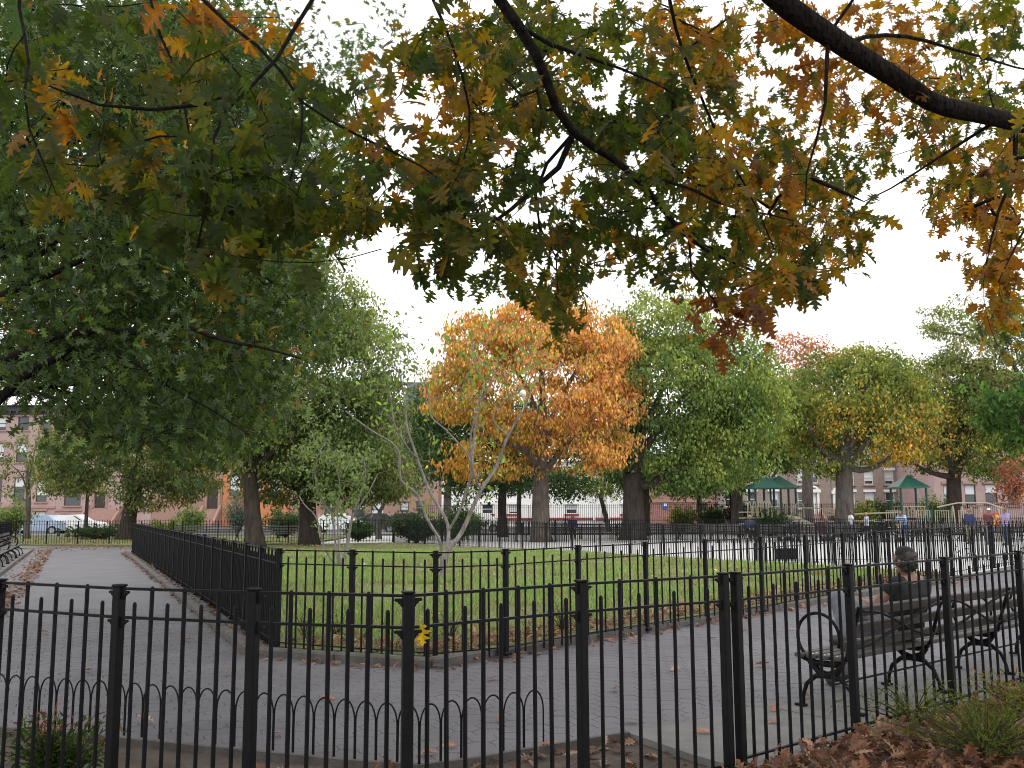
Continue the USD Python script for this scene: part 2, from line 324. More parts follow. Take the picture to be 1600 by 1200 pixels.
# concrete strip under the benches, in slabs
strip = thing('concrete_strip', kind='structure')
for k in range(12):
    a, b = np.array(P(1240, 1100)), np.array(P(1600, 1025)); u = (b - a) / np.linalg.norm(b - a); w = np.array([-u[1], u[0]])
    o = np.array([0.82, 7.23]) + u * (k * 1.52)
    q = Polygon([o - w * 3 + u * (0 if k else -2), o + w * 1, o + w * 1 + u * 1.512, o - w * 3 + u * 1.512] if k else [o - w * 3 - u * 2, o + w - u * 2, o + w + u * 1.512, o - w * 3 + u * 1.512]).intersection(strip_poly)
    for g in getattr(q, 'geoms', [q]):
        if g.area > .02: obj('slab', sheet(g, .006 + .002 * (k % 2)), 'concrete', strip)
s2 = thing('concrete_strip', kind='structure')
for k in range(14):
    a, b = np.array([-7.0, 11.0]), np.array([-20.9, 42.3]); p0, p1 = a + (b - a) * k / 14, a + (b - a) * (k + 1) / 14 - (b - a) * .0006
    obj('slab', sheet([tuple(p0), tuple(p1), (p1[0] - 1.5, p1[1] - .6), (p0[0] - 1.5, p0[1] - .6)], .03), 'concrete', s2)
s3 = MB(); s3.cbox((.50, 5.42, -.02), (.75, .42, .12), .012, .62); obj('footing', s3, 'concrete', kind='structure')
# raised leaf bed in front of the right-hand fence
bed_poly = Polygon([(.75, 5.25), (1.36, 6.02), (2.46, 6.95), (3.6, 7.9), (4.8, 9.0), (6.3, 10.2), (9, 12), (9, 2), (.4, 2)])
obj('leaf_bed', sheet(bed_poly, .02, -.05), 'earth', kind='structure')

# kerb stones round the lawn
def kerb(pts, name='kerb', L=1.1, w=.13, h=.10):
    t = thing(name, kind='structure')
    for a, b in zip(pts[:-1], pts[1:]):
        a, b = np.array(a, float), np.array(b, float); d = np.linalg.norm(b - a); u = (b - a) / d; n = max(1, round(d / L))
        for k in range(n):
            c = a + u * d * (k + .5) / n; m = MB(); jz = rng.uniform(-.008, .008)
            m.cbox((c[0], c[1], h / 2 - .04 + jz), (d / n - .008, w, h + .08), .022, math.atan2(u[1], u[0]) + rng.normal(0, .006)); obj('kerbstone', m, 'kerb_stone', t)
def off(p, q): return (p[0] + q[0], p[1] + q[1])
kerb([off(FL, (-.22, -.1)), off(A, (-.22, -.32)), off(B, (-.02, -.44)), off(CC, (.30, -.30))])

# ------------------------------------------------------------------ iron fences
def post_mesh(H, w=.055, br=True):
    m = MB(); m.cbox((0, 0, H / 2), (w, w, H), .006); m.cbox((0, 0, H + .005), (w + .008, w + .008, .012), .004); m.cbox((0, 0, .02), (w + .05, w + .05, .04), .01)
    return m
def bracket_meshes(H, w=.055, rails=(0.012, .165)):
    out = []
    for top in rails:
        for s in (-1, 1):
            m = MB(); out.append(m)
            z = H - top - .012; x0 = s * w / 2
            pr = [(0, 0), (.038, 0), (.042, -.010), (.034, -.016), (.026, -.014), (.021, -.025), (.013, -.028), (.009, -.038), (0, -.046)]
            t = trimesh.creation.extrude_polygon(Polygon(pr), .02, engine='earcut'); v = np.array(t.vertices)
            m.add(np.stack([x0 + s * v[:, 0], v[:, 2] - .01, z + v[:, 1]], 1), t.faces)
    return out
def picket_mesh(z0, z1, r=.0095, n=8):
    return MB().lathe([(0.0001, z0), (r, z0), (r, z1 - .012), (r * .8, z1 - .004), (r * .35, z1), (0.0001, z1 + .001)], n=n).mesh()
def fence(label, posts, counts, z0=0.0, H=1.17, group=None, parts=True, short=True, rails=(.012, .165, None), pr=.0112, brk=True, name='iron_fence', skip_first=False, twist=None):
    posts = [np.array(p, float) for p in posts]; o = posts[0]
    t = thing(name, (o[0], o[1], z0), label=label, cat='fence', group=group)
    stuff = MB(); railz = [H - rails[0], H - rails[1], .085 if rails[2] is None else rails[2]]
    for i, p in enumerate(posts):
        if i == 0 and skip_first: continue
        q = posts[min(i + 1, len(posts) - 1)] - posts[max(i - 1, 0)]; rz = math.atan2(q[1], q[0]); c, s = math.cos(rz), math.sin(rz)
        def put(mesh):
            v, f = mesh.mesh(); v = v.copy(); v[:, :2] = v[:, :2] @ np.array([[c, s], [-s, c]]) + (p - o); return (v, f)
        if parts:
            pp = obj('post', put(post_mesh(H)), 'black_iron', t)
            if brk:
                for bm in bracket_meshes(H): obj('bracket', put(bm), 'black_iron', pp)
        else: obj('post', put(post_mesh(H)), 'black_iron', t)
    for (a, b, n) in zip(posts[:-1], posts[1:], counts):
        for k, z in enumerate(railz):
            m = MB(); e = (b - a) / np.linalg.norm(b - a) * .028
            m.bar((*(a + e - o), z), (*(b - e - o), z), .026 if k == 0 else .022, .014); obj('rail', m, 'black_iron', t)
        for j in range(1, n + 1):
            c = a + (b - a) * j / (n + 1); tall = (j % 2 == 0) or not short
            zt = H + .004 if tall else H - .082
            if not short: zt = H + .06
            v, f = picket_mesh(.0, zt, pr * (1.08 if tall else 1), 8 if parts else 4); v = v + np.array([*(c - o), 0]) 
            v[:, :2] += np.outer((v[:, 2] - .6), rng.normal(0, .003, 2))
            if parts: obj('picket', (v, f), 'black_iron', t)
            else: stuff.add(v, f)
    if 'scroll' in label:
        for a, b in zip(posts[:-1], posts[1:]):
            m = MB(); c0 = (a + b) / 2 - o; e = (b - a) / np.linalg.norm(b - a)
            for s in (-1, 1):
                for zc in (.32, .72):
                    th = np.linspace(0, 4.6, 18); rr = .02 + .026 * th
                    m.tube([(*(c0 + e * s * (.13 - rr_ * math.cos(q))), zc + rr_ * math.sin(q) * s) for q, rr_ in zip(th, rr)], .012, 5)
            obj('scroll', m, 'black_iron', t)
    if stuff.n: obj('pickets', stuff, 'black_iron', t, kind='stuff')
    return t
Hn = 1.2
near_posts = [tuple(gp(x, y, Hn)[:2]) for x, y in [(-290, 893), (-150, 900), (0, 907), (187, 916), (397, 922), (638, 927), (908, 909), (1130, 897)]]
fence('low black iron fence nearest the viewer, bending in front of the wire hoops', near_posts, [7, 7, 7, 7, 7, 9, 7], -.03, Hn + .03)
near2 = [tuple(gp(x, y, Hn)[:2]) for x, y in [(1149, 896), (1325, 883), (1475, 872), (1590, 862), (1700, 854), (1790, 848)]]
fence('low black iron fence directly behind the slatted bench, starting at the doubled post', near2, [9, 9, 9, 9, 9], -.01, Hn + .01)
front_posts = [tuple(gp(x, y, 1.17)[:2]) for x, y in [(437, 858), (551, 860), (681, 862), (790, 859), (903, 853), (1008, 848), (1101, 843.5), (1188, 839.5)]]
base = np.array(front_posts[-1]); dirr = (np.array(CC) - base); ns = 6
front_posts += [tuple(base + dirr * k / ns) for k in range(1, ns + 1)]; dirr2 = np.array(C) - np.array(CC)
front_posts += [tuple(np.array(CC) + dirr2 * k / 4 * 1.5) for k in range(1, 5)]
fence('low black iron fence along the front of the green lawn, bending beside the path', front_posts, [7] * 7 + [9] * 10, .03, 1.14)
lp = [np.array(front_posts[0]) + (np.array([-15.2, 38.9]) - np.array(front_posts[0])) * k / 26 for k in range(27)]
fence('long black iron fence between the left path and the lawn, seen nearly end on', lp, [9] * 26, .03, 1.14, skip_first=True, brk=False, pr=.013)
def far_run(label, a, b, step, n, z0, H, short=False, name='iron_fence'):
    a, b = np.array(a, float), np.array(b, float); k = max(1, round(np.linalg.norm(b - a) / step))
    return fence(label, [a + (b - a) * i / k for i in range(k + 1)], [n] * k, z0, H, parts=False, short=short, pr=.0125, name=name)
far_run('black iron fence along the far right edge of the lawn, beside the pale plaza', D, CC, 1.7, 14, .0, 1.12)
far_run('black iron fence across the end of the left path, below the pink building', (-34, 50.8), (-17.2, 49.2), 1.7, 11, .03, 1.15)
far_run('black iron fence behind the two park benches at the back of the lawn', (-16.8, 49.4), (-6.2, 50.2), 1.7, 11, .03, 1.12)
far_run('tall black iron boundary fence of the park behind the playground', (-6.2, 64.2), (52, 64.2), 2.4, 18, .0, 1.95)
far_run('black iron fence round the playground, in front of the climbing frames', (8, 47.5), (40, 47.0), 2.0, 20, .0, 1.12)
far_run('black iron fence crossing the pale plaza behind the lawn', (-5.6, 52.5), (8, 47.5), 2.0, 20, .0, 1.12)

far_run('black iron fence with scrolled panels running right across the plaza from the lawn', (7.3, 29.2), (34, 33.5), 1.9, 13, .0, 1.17)
far_run('black iron fence behind the row of benches at the left edge', (-12.6, 21.5), (-22.0, 42.6), 1.6, 13, .03, 1.17)
# low hoop edging of the near bed
hoops = thing('hoop_edging', label='row of low black wire hoops edging the soil bed by the path', cat='edging')
def hoop_run(pts, n, close=True):
    pts = [np.array(p, float) for p in pts]; seg = [np.linalg.norm(b - a) for a, b in zip(pts[:-1], pts[1:])]; tot = sum(seg)
    def q(s):
        for (a, b, L) in zip(pts[:-1], pts[1:], seg):
            if s <= L + 1e-9: return a + (b - a) * s / L
            s -= L
        return pts[-1]
    w = tot / n
    for k in range(n):
        a, b = q(k * w + .004), q((k + 1) * w - .004)
        h = .37; th = np.linspace(0, pi, 15); c, u = (a + b) / 2, (b - a) / 2; r = np.linalg.norm(u)
        line = [(*a, -.05)] + [(*(c - u * math.cos(t)), h - .135 + .135 * math.sin(t)) for t in th] + [(*b, -.05)]
        m = MB(); m.tube(line, .006, 6); obj('hoop', m, 'black_iron', hoops)
    
hz = [P(0, 1132), P(162, 1146), P(337, 1163), P(540, 1184), P(655, 1197)]
hoop_run([(-5.3, 8.3)] + hz, 32)
hoop_run([P(655, 1197), P(735, 1181), P(850, 1163)], 6)
# ------------------------------------------------------------------ houses beyond the park
def facade(m, u0, u1, z0, z1, y, holes, depth=.18):
    us = sorted({u0, u1, *[h[0] for h in holes], *[h[1] for h in holes]}); zs = sorted({z0, z1, *[h[2] for h in holes], *[h[3] for h in holes]})
    for a, b in zip(us[:-1], us[1:]):
        for c, d in zip(zs[:-1], zs[1:]):
            if any(h[0] - 1e-6 <= a and b <= h[1] + 1e-6 and h[2] - 1e-6 <= c and d <= h[3] + 1e-6 for h in holes): continue
            m.add([[a, y, c], [b, y, c], [b, y, d], [a, y, d]], [[0, 1, 2, 3]])
    for a, b, c, d in holes:
        for p, q in (((a, c), (b, c)), ((b, c), (b, d)), ((b, d), (a, d)), ((a, d), (a, c))):
            m.add([[p[0], y, p[1]], [q[0], y, q[1]], [q[0], y + depth, q[1]], [p[0], y + depth, p[1]]], [[0, 1, 2, 3]])
def building(label, x0, x1, y, H, wall, windows, doors=(), frame='window_frame', trim='stone_trim', cornice='dark_cornice', name='town_house', depth=11, stoops=(), lintel=None, arch=(), seed=0, base_band=None):
    r = np.random.default_rng(seed); w = x1 - x0; t = thing(name, ((x0 + x1) / 2, y, 0), label=label, cat='house'); cx = (x0 + x1) / 2
    W = [(a - cx, b - cx, c, d) for a, b, c, d in windows]; Dr = [(a - cx, b - cx, c, d) for a, b, c, d in doors]
    m = MB(); facade(m, -w / 2, w / 2, 0, H, 0, W + Dr)
    for s in (-1, 1): m.add([[s * w / 2, 0, 0], [s * w / 2, depth, 0], [s * w / 2, depth, H], [s * w / 2, 0, H]], [[0, 1, 2, 3]])
    m.add([[-w / 2, depth, 0], [w / 2, depth, 0], [w / 2, depth, H], [-w / 2, depth, H]], [[0, 1, 2, 3]])
    obj('wall', m, wall, t)
    obj('roof', MB().box((0, depth / 2 + .01, H - .1), (w - .04, depth - .06, .1)), 'slate', t)
    if cornice:
        k = MB(); k.box((0, -.18, H + .12), (w, .5, .5)); k.box((0, -.32, H + .42), (w, .8, .12)); k.box((0, -.06, H - .35), (w, .16, .3))
        for i in range(int(w / .8)): k.box((-w / 2 + .4 + i * .8, -.26, H - .2), (.16, .3, .36))
        obj('cornice', k, cornice, t)
    if base_band: obj('band_course', MB().box((0, -.05, base_band), (w, .14, .22)), trim, t)
    for i, (a, b, c, d) in enumerate(W):
        f = MB(); yy = .11; e = .07
        for p in ((a + e / 2, b - a), ): pass
        f.box((a + e / 2, yy, (c + d) / 2), (e, .08, d - c - .004)); f.box((b - e / 2, yy, (c + d) / 2), (e, .08, d - c - .004))
        f.box(((a + b) / 2, yy, c + e / 2), (b - a - 2 * e, .08, e)); f.box(((a + b) / 2, yy, d - e / 2), (b - a - 2 * e, .08, e)); f.box(((a + b) / 2, yy - .01, (c + d) / 2), (b - a - 2 * e, .07, .06))
        win = obj('window', f, frame, t)
        obj('pane', MB().box(((a + b) / 2, yy + .02, (c + d) / 2), (b - a - .06, .012, d - c - .06)), 'window_glass', win)
        if r.random() < .55: 
            hh = (d - c) * r.choice([.35, .48, .48, .7]); obj('blind', MB().box(((a + b) / 2, yy + .008, d - e - hh / 2), (b - a - 2 * e - .01, .012, hh)), 'blind', win)
        obj('sill', MB().box(((a + b) / 2, -.06, c - .08), (b - a + .3, .16, .15)), trim, win)
        l = MB(); l.box(((a + b) / 2, -.05, d + .13), (b - a + .3, .14, .24))
        if i in arch:
            ths = np.linspace(0, pi, 13); rr = (b - a) / 2 + .12
            l.tube([((a + b) / 2 - rr * math.cos(q), -.04, d + .02 + rr * .55 * math.sin(q)) for q in ths], .13, 6)
        obj('lintel', l, lintel or trim, win)
    for (a, b, c, d) in Dr:
        f = MB(); f.box(((a + b) / 2, .13, (c + d) / 2), (b - a - .01, .06, d - c - .01))
        for px in (-.22, .22):
            for z1, z2 in ((.1, .45), (.52, .9)): f.box(((a + b) / 2 + px * (b - a), .095, c + (d - c) * (z1 + z2) / 2), ((b - a) * .3, .03, (d - c) * (z2 - z1)))
        dr = obj('door', f, 'white_paint' if lintel == 'white_paint' else 'door_wood', t)
        s = MB(); s.box((a - .12, -.06, (c + d) / 2), (.2, .2, d - c)); s.box((b + .12, -.06, (c + d) / 2), (.2, .2, d - c)); s.box(((a + b) / 2, -.08, d + .18), (b - a + .7, .3, .32))
        ths = np.linspace(0, pi, 13); s.tube([((a + b) / 2 - ((b - a) / 2 + .1) * math.cos(q), -.06, d + .3 + (b - a) * .42 * math.sin(q)) for q in ths], .11, 6)
        obj('surround', s, lintel or trim, dr)
        obj('knob', MB().tm(trimesh.creation.icosphere(1, .05)).mesh() if False else (np.array(trimesh.creation.icosphere(1, .05).vertices) + np.array([b - .15, .06, (c + d) / 2 - .1]), trimesh.creation.icosphere(1, .05).faces), 'hub_metal', dr)
    for (a, b, ztop) in stoops:
        a, b = a - cx, b - cx; n = max(3, round(ztop / .2)); st = thing_child(t, 'stoop')
        for k in range(n): obj('step', MB().cbox(((a + b) / 2, -.2 - (n - k) * .28 + .14, (k + 1) * ztop / n / 2), (b - a, .285, (k + 1) * ztop / n - .003), .015), trim, st)
        for s in (a - .14, b + .14):
            q = MB(); q.bar((s, -.2, ztop + .25), (s, -.2 - n * .28, .35), .22, .4); obj('cheek_wall', q, trim, st)
    return t
def thing_child(t, name):
    x = UsdGeom.Xform.Define(stage, str(t.GetPath()) + '/' + numbered(str(t.GetPath()), name)); return x.GetPrim()
def X(px, d): return at(px, 800, d)[0]
def Z(py, d, px=800): return at(px, py, d)[2]
def wins(cols, rows, d, wpx=16):
    return [(X(c, d) - wpx * d / F / 2, X(c, d) + wpx * d / F / 2, Z(r1, d, c), Z(r0, d, c)) for c in cols for r0, r1 in rows]
d = 101.0
building('pink stone town house with dark cornice at the far left edge', X(-45, d), X(86, d), d, Z(641, d, 30), 'pink_brownstone',
    wins([-8, 28, 63], [(651, 672), (692, 722), (746, 784), (799, 822)], d, 17), base_band=Z(793, d, 30), seed=1)
building('pink stone town house with a tall stoop beside the leaning dark tree trunk', X(86, d) + .02, X(236, d), d, Z(641, d, 150), 'pink_brownstone',
    wins([113, 156, 203], [(651, 672), (692, 722)], d, 17) + wins([112], [(761, 790)], d, 26) + wins([112], [(804, 820)], d, 27) + wins([208], [(752, 788)], d, 20), [(X(147, d), X(164, d), Z(794, d, 155), Z(769, d, 155))], stoops=[(X(141, d), X(190, d), Z(795, d, 155))], base_band=Z(797, d, 150), seed=2)
building('brownstone house with an arched dark doorway above brown steps', X(236, d) + .04, X(346, d), d, Z(628, d, 300), 'brownstone',
    wins([262, 295, 328], [(650, 672), (690, 718)], d, 17) + wins([262, 294], [(745, 780)], d, 18), [(X(323, d), X(340, d), Z(795, d, 330), Z(756, d, 330))], stoops=[(X(320, d), X(343, d), Z(796, d, 330))], seed=3)
building('orange painted town house partly hidden behind the dark tree trunks', X(346, d) + .06, X(452, d), d, Z(635, d, 400), 'orange_wall',
    wins([366, 398, 430], [(650, 672), (692, 720), (742, 775)], d, 17), seed=4)
building('brownstone house with a blinded window to the left of the pale forked tree', X(452, d) + .08, X(672, d), d, Z(660, d, 560), 'brownstone',
    wins([475, 512, 560, 596], [(672, 690), (702, 724), (742, 768)], d, 17) + wins([632], [(784, 800), (742, 768), (702, 724)], d, 13) + wins([656], [(783, 799)], d, 11) + wins([560, 590], [(784, 808)], d, 20), [(X(508, d), X(524, d), Z(808, d, 515), Z(775, d, 515))], stoops=[(X(503, d), X(530, d), Z(808, d, 515))], base_band=Z(812, d, 560), seed=5)
b = building('tall grey slate-topped house rising in the gap left of the orange tree', X(628, 118), X(690, 118), 118, Z(640, 118, 650), 'brownstone', wins([642, 664], [(655, 675), (690, 715)], 118, 12), seed=6, depth=9)
w = X(690, 118) - X(628, 118); mz = Z(640, 118, 650)
mm = MB(); mm.add([[-w / 2, .1, mz + .5], [w / 2, .1, mz + .5], [w / 2 - .4, 1.3, mz + 3.6], [-w / 2 + .4, 1.3, mz + 3.6], [-w / 2, 8.8, mz + .5], [w / 2, 8.8, mz + .5], [w / 2 - .4, 8, mz + 3.6], [-w / 2 + .4, 8, mz + 3.6]],
    [[0, 1, 2, 3], [4, 7, 6, 5], [0, 3, 7, 4], [1, 5, 6, 2], [3, 2, 6, 7]]); rf = obj('mansard_roof', mm, 'slate', b)
obj('chimney', MB().box((w / 2 - 1.1, 3, mz + 4.2), (.9, 1.2, 1.8)), 'red_brick', rf)
d = 92.0
building('long white painted building with red window sills behind the orange tree', X(690, d), X(1002, d), d, Z(728, d, 840), 'white_render',
    wins([715, 762, 803, 845, 893, 940, 980], [(741, 762)], d, 18) + wins([762, 803, 893, 980], [(788, 803)], d, 17), [(X(930, d), X(948, d), .3, 3.0)], frame='window_frame_white', trim='sill_red', lintel='white_paint', cornice='white_paint', name='white_building', seed=7, base_band=Z(811, d, 840))
wb = building('low red brick building with a small blue notice on its wall', X(1004, d), X(1118, d), d, Z(718, d, 1060), 'red_brick',
    wins([1025, 1060, 1098], [(728, 752)], d, 15) + wins([1012, 1100], [(776, 798)], d, 9), name='brick_building', seed=8, base_band=Z(783, d, 1060))
nx = X(1039, d) - (X(1004, d) + X(1118, d)) / 2
obj('notice', MB().cbox((nx, -.04, Z(790, d, 1039)), (.42, .05, .7), .01), 'sign_blue', wb); obj('notice', MB().cbox((nx + .05, -.05, Z(789, d, 1039)), (.3, .05, .22), .01), 'paper_white', wb)
building('narrow brown brick house behind the two young trees and the green canopies', X(1120, d), X(1232, d), d, Z(690, d, 1180), 'brown_brick',
    wins([1140, 1175, 1210], [(700, 720), (732, 755), (768, 792)], d, 14), [(X(1148, d), X(1160, d), .9, Z(783, d, 1150))] if False else (), frame='window_frame_white', lintel='white_paint', seed=9)
building('brown brick row house with white lintels and a white front door', X(1232, d) + .03, X(1300, d), d, Z(690, d, 1260), 'brown_brick',
    wins([1254], [(769, 795), (735, 757), (702, 722)], d, 13) + wins([1275], [(735, 755), (702, 722)], d, 11), [(X(1266, d), X(1277, d), Z(803, d, 1270), Z(770, d, 1270))], frame='window_frame_white', lintel='white_paint', stoops=[(X(1264, d), X(1279, d), Z(803, d, 1270))], seed=10)
building('brown brick row house with a white arched porch right of the white door', X(1300, d) + .05, X(1438, d), d, Z(690, d, 1370), 'brown_brick',
    wins([1330, 1360, 1392, 1420], [(769, 795), (735, 757), (702, 722)], d, 14), [(X(1286 + 20, d), X(1298 + 20, d), Z(803, d, 1310), Z(772, d, 1310))], frame='window_frame_white', lintel='white_paint', stoops=[(X(1303, d), X(1321, d), Z(803, d, 1310))], seed=11)
d = 84.0
building('pinkish stone house with an arched window at the far right', X(1462, d), X(1700, d), d, Z(668, d, 1550), 'pink_brownstone',
    wins([1485, 1518, 1585, 1620, 1660], [(757, 789), (700, 728)], d, 17) + wins([1551], [(756, 785)], d, 19) + wins([1551], [(700, 728)], d, 17), arch=(10,), seed=12)

# ------------------------------------------------------------------ parked cars
def car(paint, label, x, y, rz, van=False):
    t = thing('parked_car', (x, y, -.03), rz, label=label, cat='car', group='cars parked along the street behind the park')
    if van: prof = [(-2.4, .35), (-2.4, 1.0), (-2.3, 1.95), (-2.0, 2.05), (1.1, 2.05), (1.6, 1.3), (2.35, 1.1), (2.45, .9), (2.45, .35)]
    else: prof = [(-2.2, .35), (-2.25, .75), (-2.15, .95), (-1.5, 1.0), (-1.0, 1.42), (.35, 1.45), (1.1, 1.0), (1.9, .88), (2.2, .7), (2.25, .35)]
    pl = Polygon(prof).buffer(.04)
    e = trimesh.creation.extrude_polygon(pl, 1.72, engine='earcut'); v = np.array(e.vertices)
    tz = v[:, 1]; y_ = (v[:, 2] - .86) * np.where(tz > 1.02, .84, 1.0)
    obj('body', (np.stack([v[:, 0], y_, tz], 1), e.faces), paint, t, smooth=35)
    for s in (-1, 1):
        yy = s * (.86 * .84 + .012)
        quads = [[(-1.9, 1.15), (-.4, 1.15), (-.4, 1.85), (-1.9, 1.85)], [(-.3, 1.15), (1.2, 1.15), (.9, 1.85), (-.3, 1.85)]] if van else [[(-1.2, 1.06), (-.35, 1.06), (-.35, 1.37), (-.92, 1.37)], [(-.27, 1.06), (.85, 1.06), (.33, 1.37), (-.27, 1.37)]]
        for q in quads:
            m = MB(); yo = .86 * s + .012 * s if False else yy; m.add([[a, yo, b] for a, b in q] + [[a, yo - s * .03, b] for a, b in q], [[0, 1, 2, 3], [7, 6, 5, 4], [0, 4, 5, 1], [1, 5, 6, 2], [2, 6, 7, 3], [3, 7, 4, 0]]); obj('side_window', m, 'car_glass', t)
        for wx in (-1.4, 1.4):
            w = MB(); a = np.linspace(0, 2 * pi, 20, endpoint=False)
            w.tube([(wx, s * .68, .33), (wx, s * .89, .33)], .33, 18); wh = obj('wheel', w, 'rubber', t)
            obj('rim', MB().tube([(wx, s * .87, .33), (wx, s * .905, .33)], .2, 14), 'hub_metal', wh)
        obj('headlight', MB().cbox((2.22 if not van else 2.44, s * .62, .68), (.08, .36, .16), .02), 'lamp_clear', t)
        obj('tail_light', MB().cbox((-2.24 if not van else -2.42, s * .66, .8), (.06, .28, .18), .02), 'lamp_red', t)
    m = MB(); f = [(1.06, 1.03), (.42, 1.40)] if not van else [(1.62, 1.36), (1.16, 1.98)]
    m.add([[f[0][0] + .03, -.66, f[0][1]], [f[0][0] + .03, .66, f[0][1]], [f[1][0] + .05, .6, f[1][1]], [f[1][0] + .05, -.6, f[1][1]]], [[0, 1, 2, 3]]); obj('windscreen', m, 'car_glass', t)
    return t
for paint, label, px, d, rz, van in [('car_blue', 'pale blue car parked beyond the fence at the far left', 62, 73.0, pi, False), ('car_white', 'white car parked in front of the pink house stoop', 118, 73.2, 0, False),
        ('car_white', 'white car parked beyond the trunks left of the lawn', 530, 73.0, 0, False), ('car_dark', 'dark car parked nose to tail with the white car left of the lawn', 585, 73.2, pi, False), ('car_dark', 'dark car half hidden by the bushes left of the pale forked tree', 640, 73.0, 0, False),
        ('car_white', 'white car parked below the white building', 742, 73.0, pi, False)]:
    car(paint, label, X(px, d), d, rz, van)
# ------------------------------------------------------------------ branches and leaves
class Skel:
    def __init__(s): s.p, s.par, s.r, s.limb, s.buf = [], [], [], [], np.zeros((4096, 3))
    def add(s, p, par, r=0.0, limb=-1): s.put(p); s.par.append(par); s.r.append(r); s.limb.append(limb); return len(s.p) - 1
    def put(s, p):
        if len(s.p) >= len(s.buf): s.buf = np.vstack([s.buf, np.zeros_like(s.buf)])
        s.buf[len(s.p)] = p; s.p.append(np.array(p, float))
    def line(s, pts, r0, r1, par=-1, limb=-1, step=.25, power=1.0):
        """a smooth limb through the given points"""
        pts = np.array(pts, float)
        if par >= 0 and len(pts): pts = np.vstack([s.p[par], pts])
        t = np.r_[0, np.cumsum(np.linalg.norm(np.diff(pts, axis=0), axis=1))]; n = max(3, int(t[-1] / step)); q = np.linspace(0, t[-1], n)
        from scipy.interpolate import PchipInterpolator
        sm = PchipInterpolator(t, pts)(q); ids = []
        for k, x in enumerate(sm):
            if k == 0 and par >= 0: last = par; continue
            last = s.add(x, par if not ids else ids[-1], r0 + (r1 - r0) * (k / (n - 1)) ** power, limb); ids.append(last)
        return ids
    def near(s, x, down=0.35, top=None):
        d = s.buf[:len(s.p)] - x; w = np.linalg.norm(d, axis=1) + down * np.maximum(0, d[:, 2]); 
        return int(np.argmin(w)), float(w.min())
    def attach(s, x, rng, step=.3, bend=.15, r=0.004):
        k, _ = s.near(x); a = s.p[k]; L = np.linalg.norm(x - a); n = max(2, int(L / step)); mid = (a + x) / 2 + rng.normal(0, bend * L * .5, 3) + np.array([0, 0, bend * L * .3])
        last = k
        for i in range(1, n + 1):
            t = i / n; q = a * (1 - t) ** 2 + 2 * t * (1 - t) * mid + x * t * t; last = s.add(q, last, r)
        return last
    def finish(s, tip=.004, power=2.3):
        n = len(s.p); acc = np.zeros(n); big = np.zeros(n)
        kids = [[] for _ in range(n)]
        for i in range(n - 1, -1, -1):
            if not kids[i]: acc[i] = tip ** power
            if s.limb[i] < 0: s.r[i] = max(s.r[i], acc[i] ** (1 / power))
            if s.par[i] >= 0: acc[s.par[i]] += acc[i]; kids[s.par[i]].append(i)
        chains = []; start = [i for i in range(n) if s.par[i] < 0]; st = [(i, None) for i in start]
        while st:
            i, pa = st.pop(); ch = [] if pa is None else [pa]; limb = s.limb[i]
            while True:
                ch.append(i)
                ks = kids[i]
                if not ks: break
                nxt = max(ks, key=lambda k: (s.limb[k] == s.limb[i] and s.limb[i] >= 0, s.r[k]))
                if s.limb[nxt] != limb and limb >= 0: 
                    for k in ks: st.append((k, i))
                    break
                for k in ks:
                    if k != nxt: st.append((k, i))
                i = nxt
            if len(ch) > 1:
                rr = np.array([s.r[c] for c in ch])
                if pa is not None: rr[0] = min(rr[0], rr[1] * 1.15)
                chains.append((np.array([s.p[c] for c in ch]), rr, limb))
        return chains

def leaf_mesh(half, curl=.25, droop=.18, fold=.12):
    """one lobed blade: half outline (x, y) from base to tip, mirrored; folded along the midrib"""
    h = np.array(half, float); n = len(h); mid = np.stack([np.zeros(n), np.maximum.accumulate(h[:, 1])], 1)
    v = np.vstack([mid, h, h * [-1, 1]]); z = -curl * v[:, 0] ** 2 + fold * np.abs(v[:, 0]) - droop * v[:, 1] ** 2
    f = []
    for k in range(n - 1):
        a, b = k, k + 1
        for o, fl in ((n, 0), (2 * n, 1)):
            q = [[a, o + a, o + b], [a, o + b, b]]
            for t in q:
                f.append(t[::-1] if fl else t)
    f = np.array(f); V = np.column_stack([v, z]); ar = np.linalg.norm(np.cross(V[f[:, 1]] - V[f[:, 0]], V[f[:, 2]] - V[f[:, 0]]), axis=1); f = f[ar > 1e-7]
    edge = np.minimum(1, np.abs(v[:, 0]) / .3); edge[:n] = 0
    return V, f, edge
OAK = [(.004, -.28), (.006, -.02), (.05, .06), (.16, .05), (.27, .13), (.20, .18), (.08, .23), (.20, .29), (.37, .31), (.45, .40), (.33, .41), (.30, .47), (.12, .45), (.09, .50), (.21, .58), (.36, .66), (.33, .72), (.20, .68), (.08, .70), (.11, .78), (.20, .88), (.09, .87), (.02, 1.0)]
OAKS = [(.006, -.2), (.05, .08), (.26, .14), (.09, .25), (.42, .38), (.12, .47), (.34, .68), (.09, .70), (.16, .88), (.01, 1.0)]
MAPLE = [(.008, -.2), (.10, .02), (.36, .02), (.22, .18), (.50, .42), (.22, .46), (.18, .62), (.01, 1.0)]
OVAL = [(.02, 0), (.22, .28), (.22, .6), (.01, 1.0)]
LANCE = [(.01, 0), (.15, .35), (.01, 1.0)]
T_OAK = [leaf_mesh(OAK, *p) for p in ((.3, .15, .15), (.6, .35, .05), (-.3, .05, .3), (.1, .5, .2))]
T_OAKS = [leaf_mesh(OAKS, *p) for p in ((.3, .2, .15), (.6, .4, .0), (-.2, .1, .3))]
T_MAPLE = [leaf_mesh(MAPLE, *p) for p in ((.3, .2, .1), (.5, .4, .0))]
T_OVAL = [leaf_mesh(OVAL, *p) for p in ((.4, .25, .25), (.2, .4, .1))]
T_LANCE = [leaf_mesh(LANCE, .3, .35, .3)]
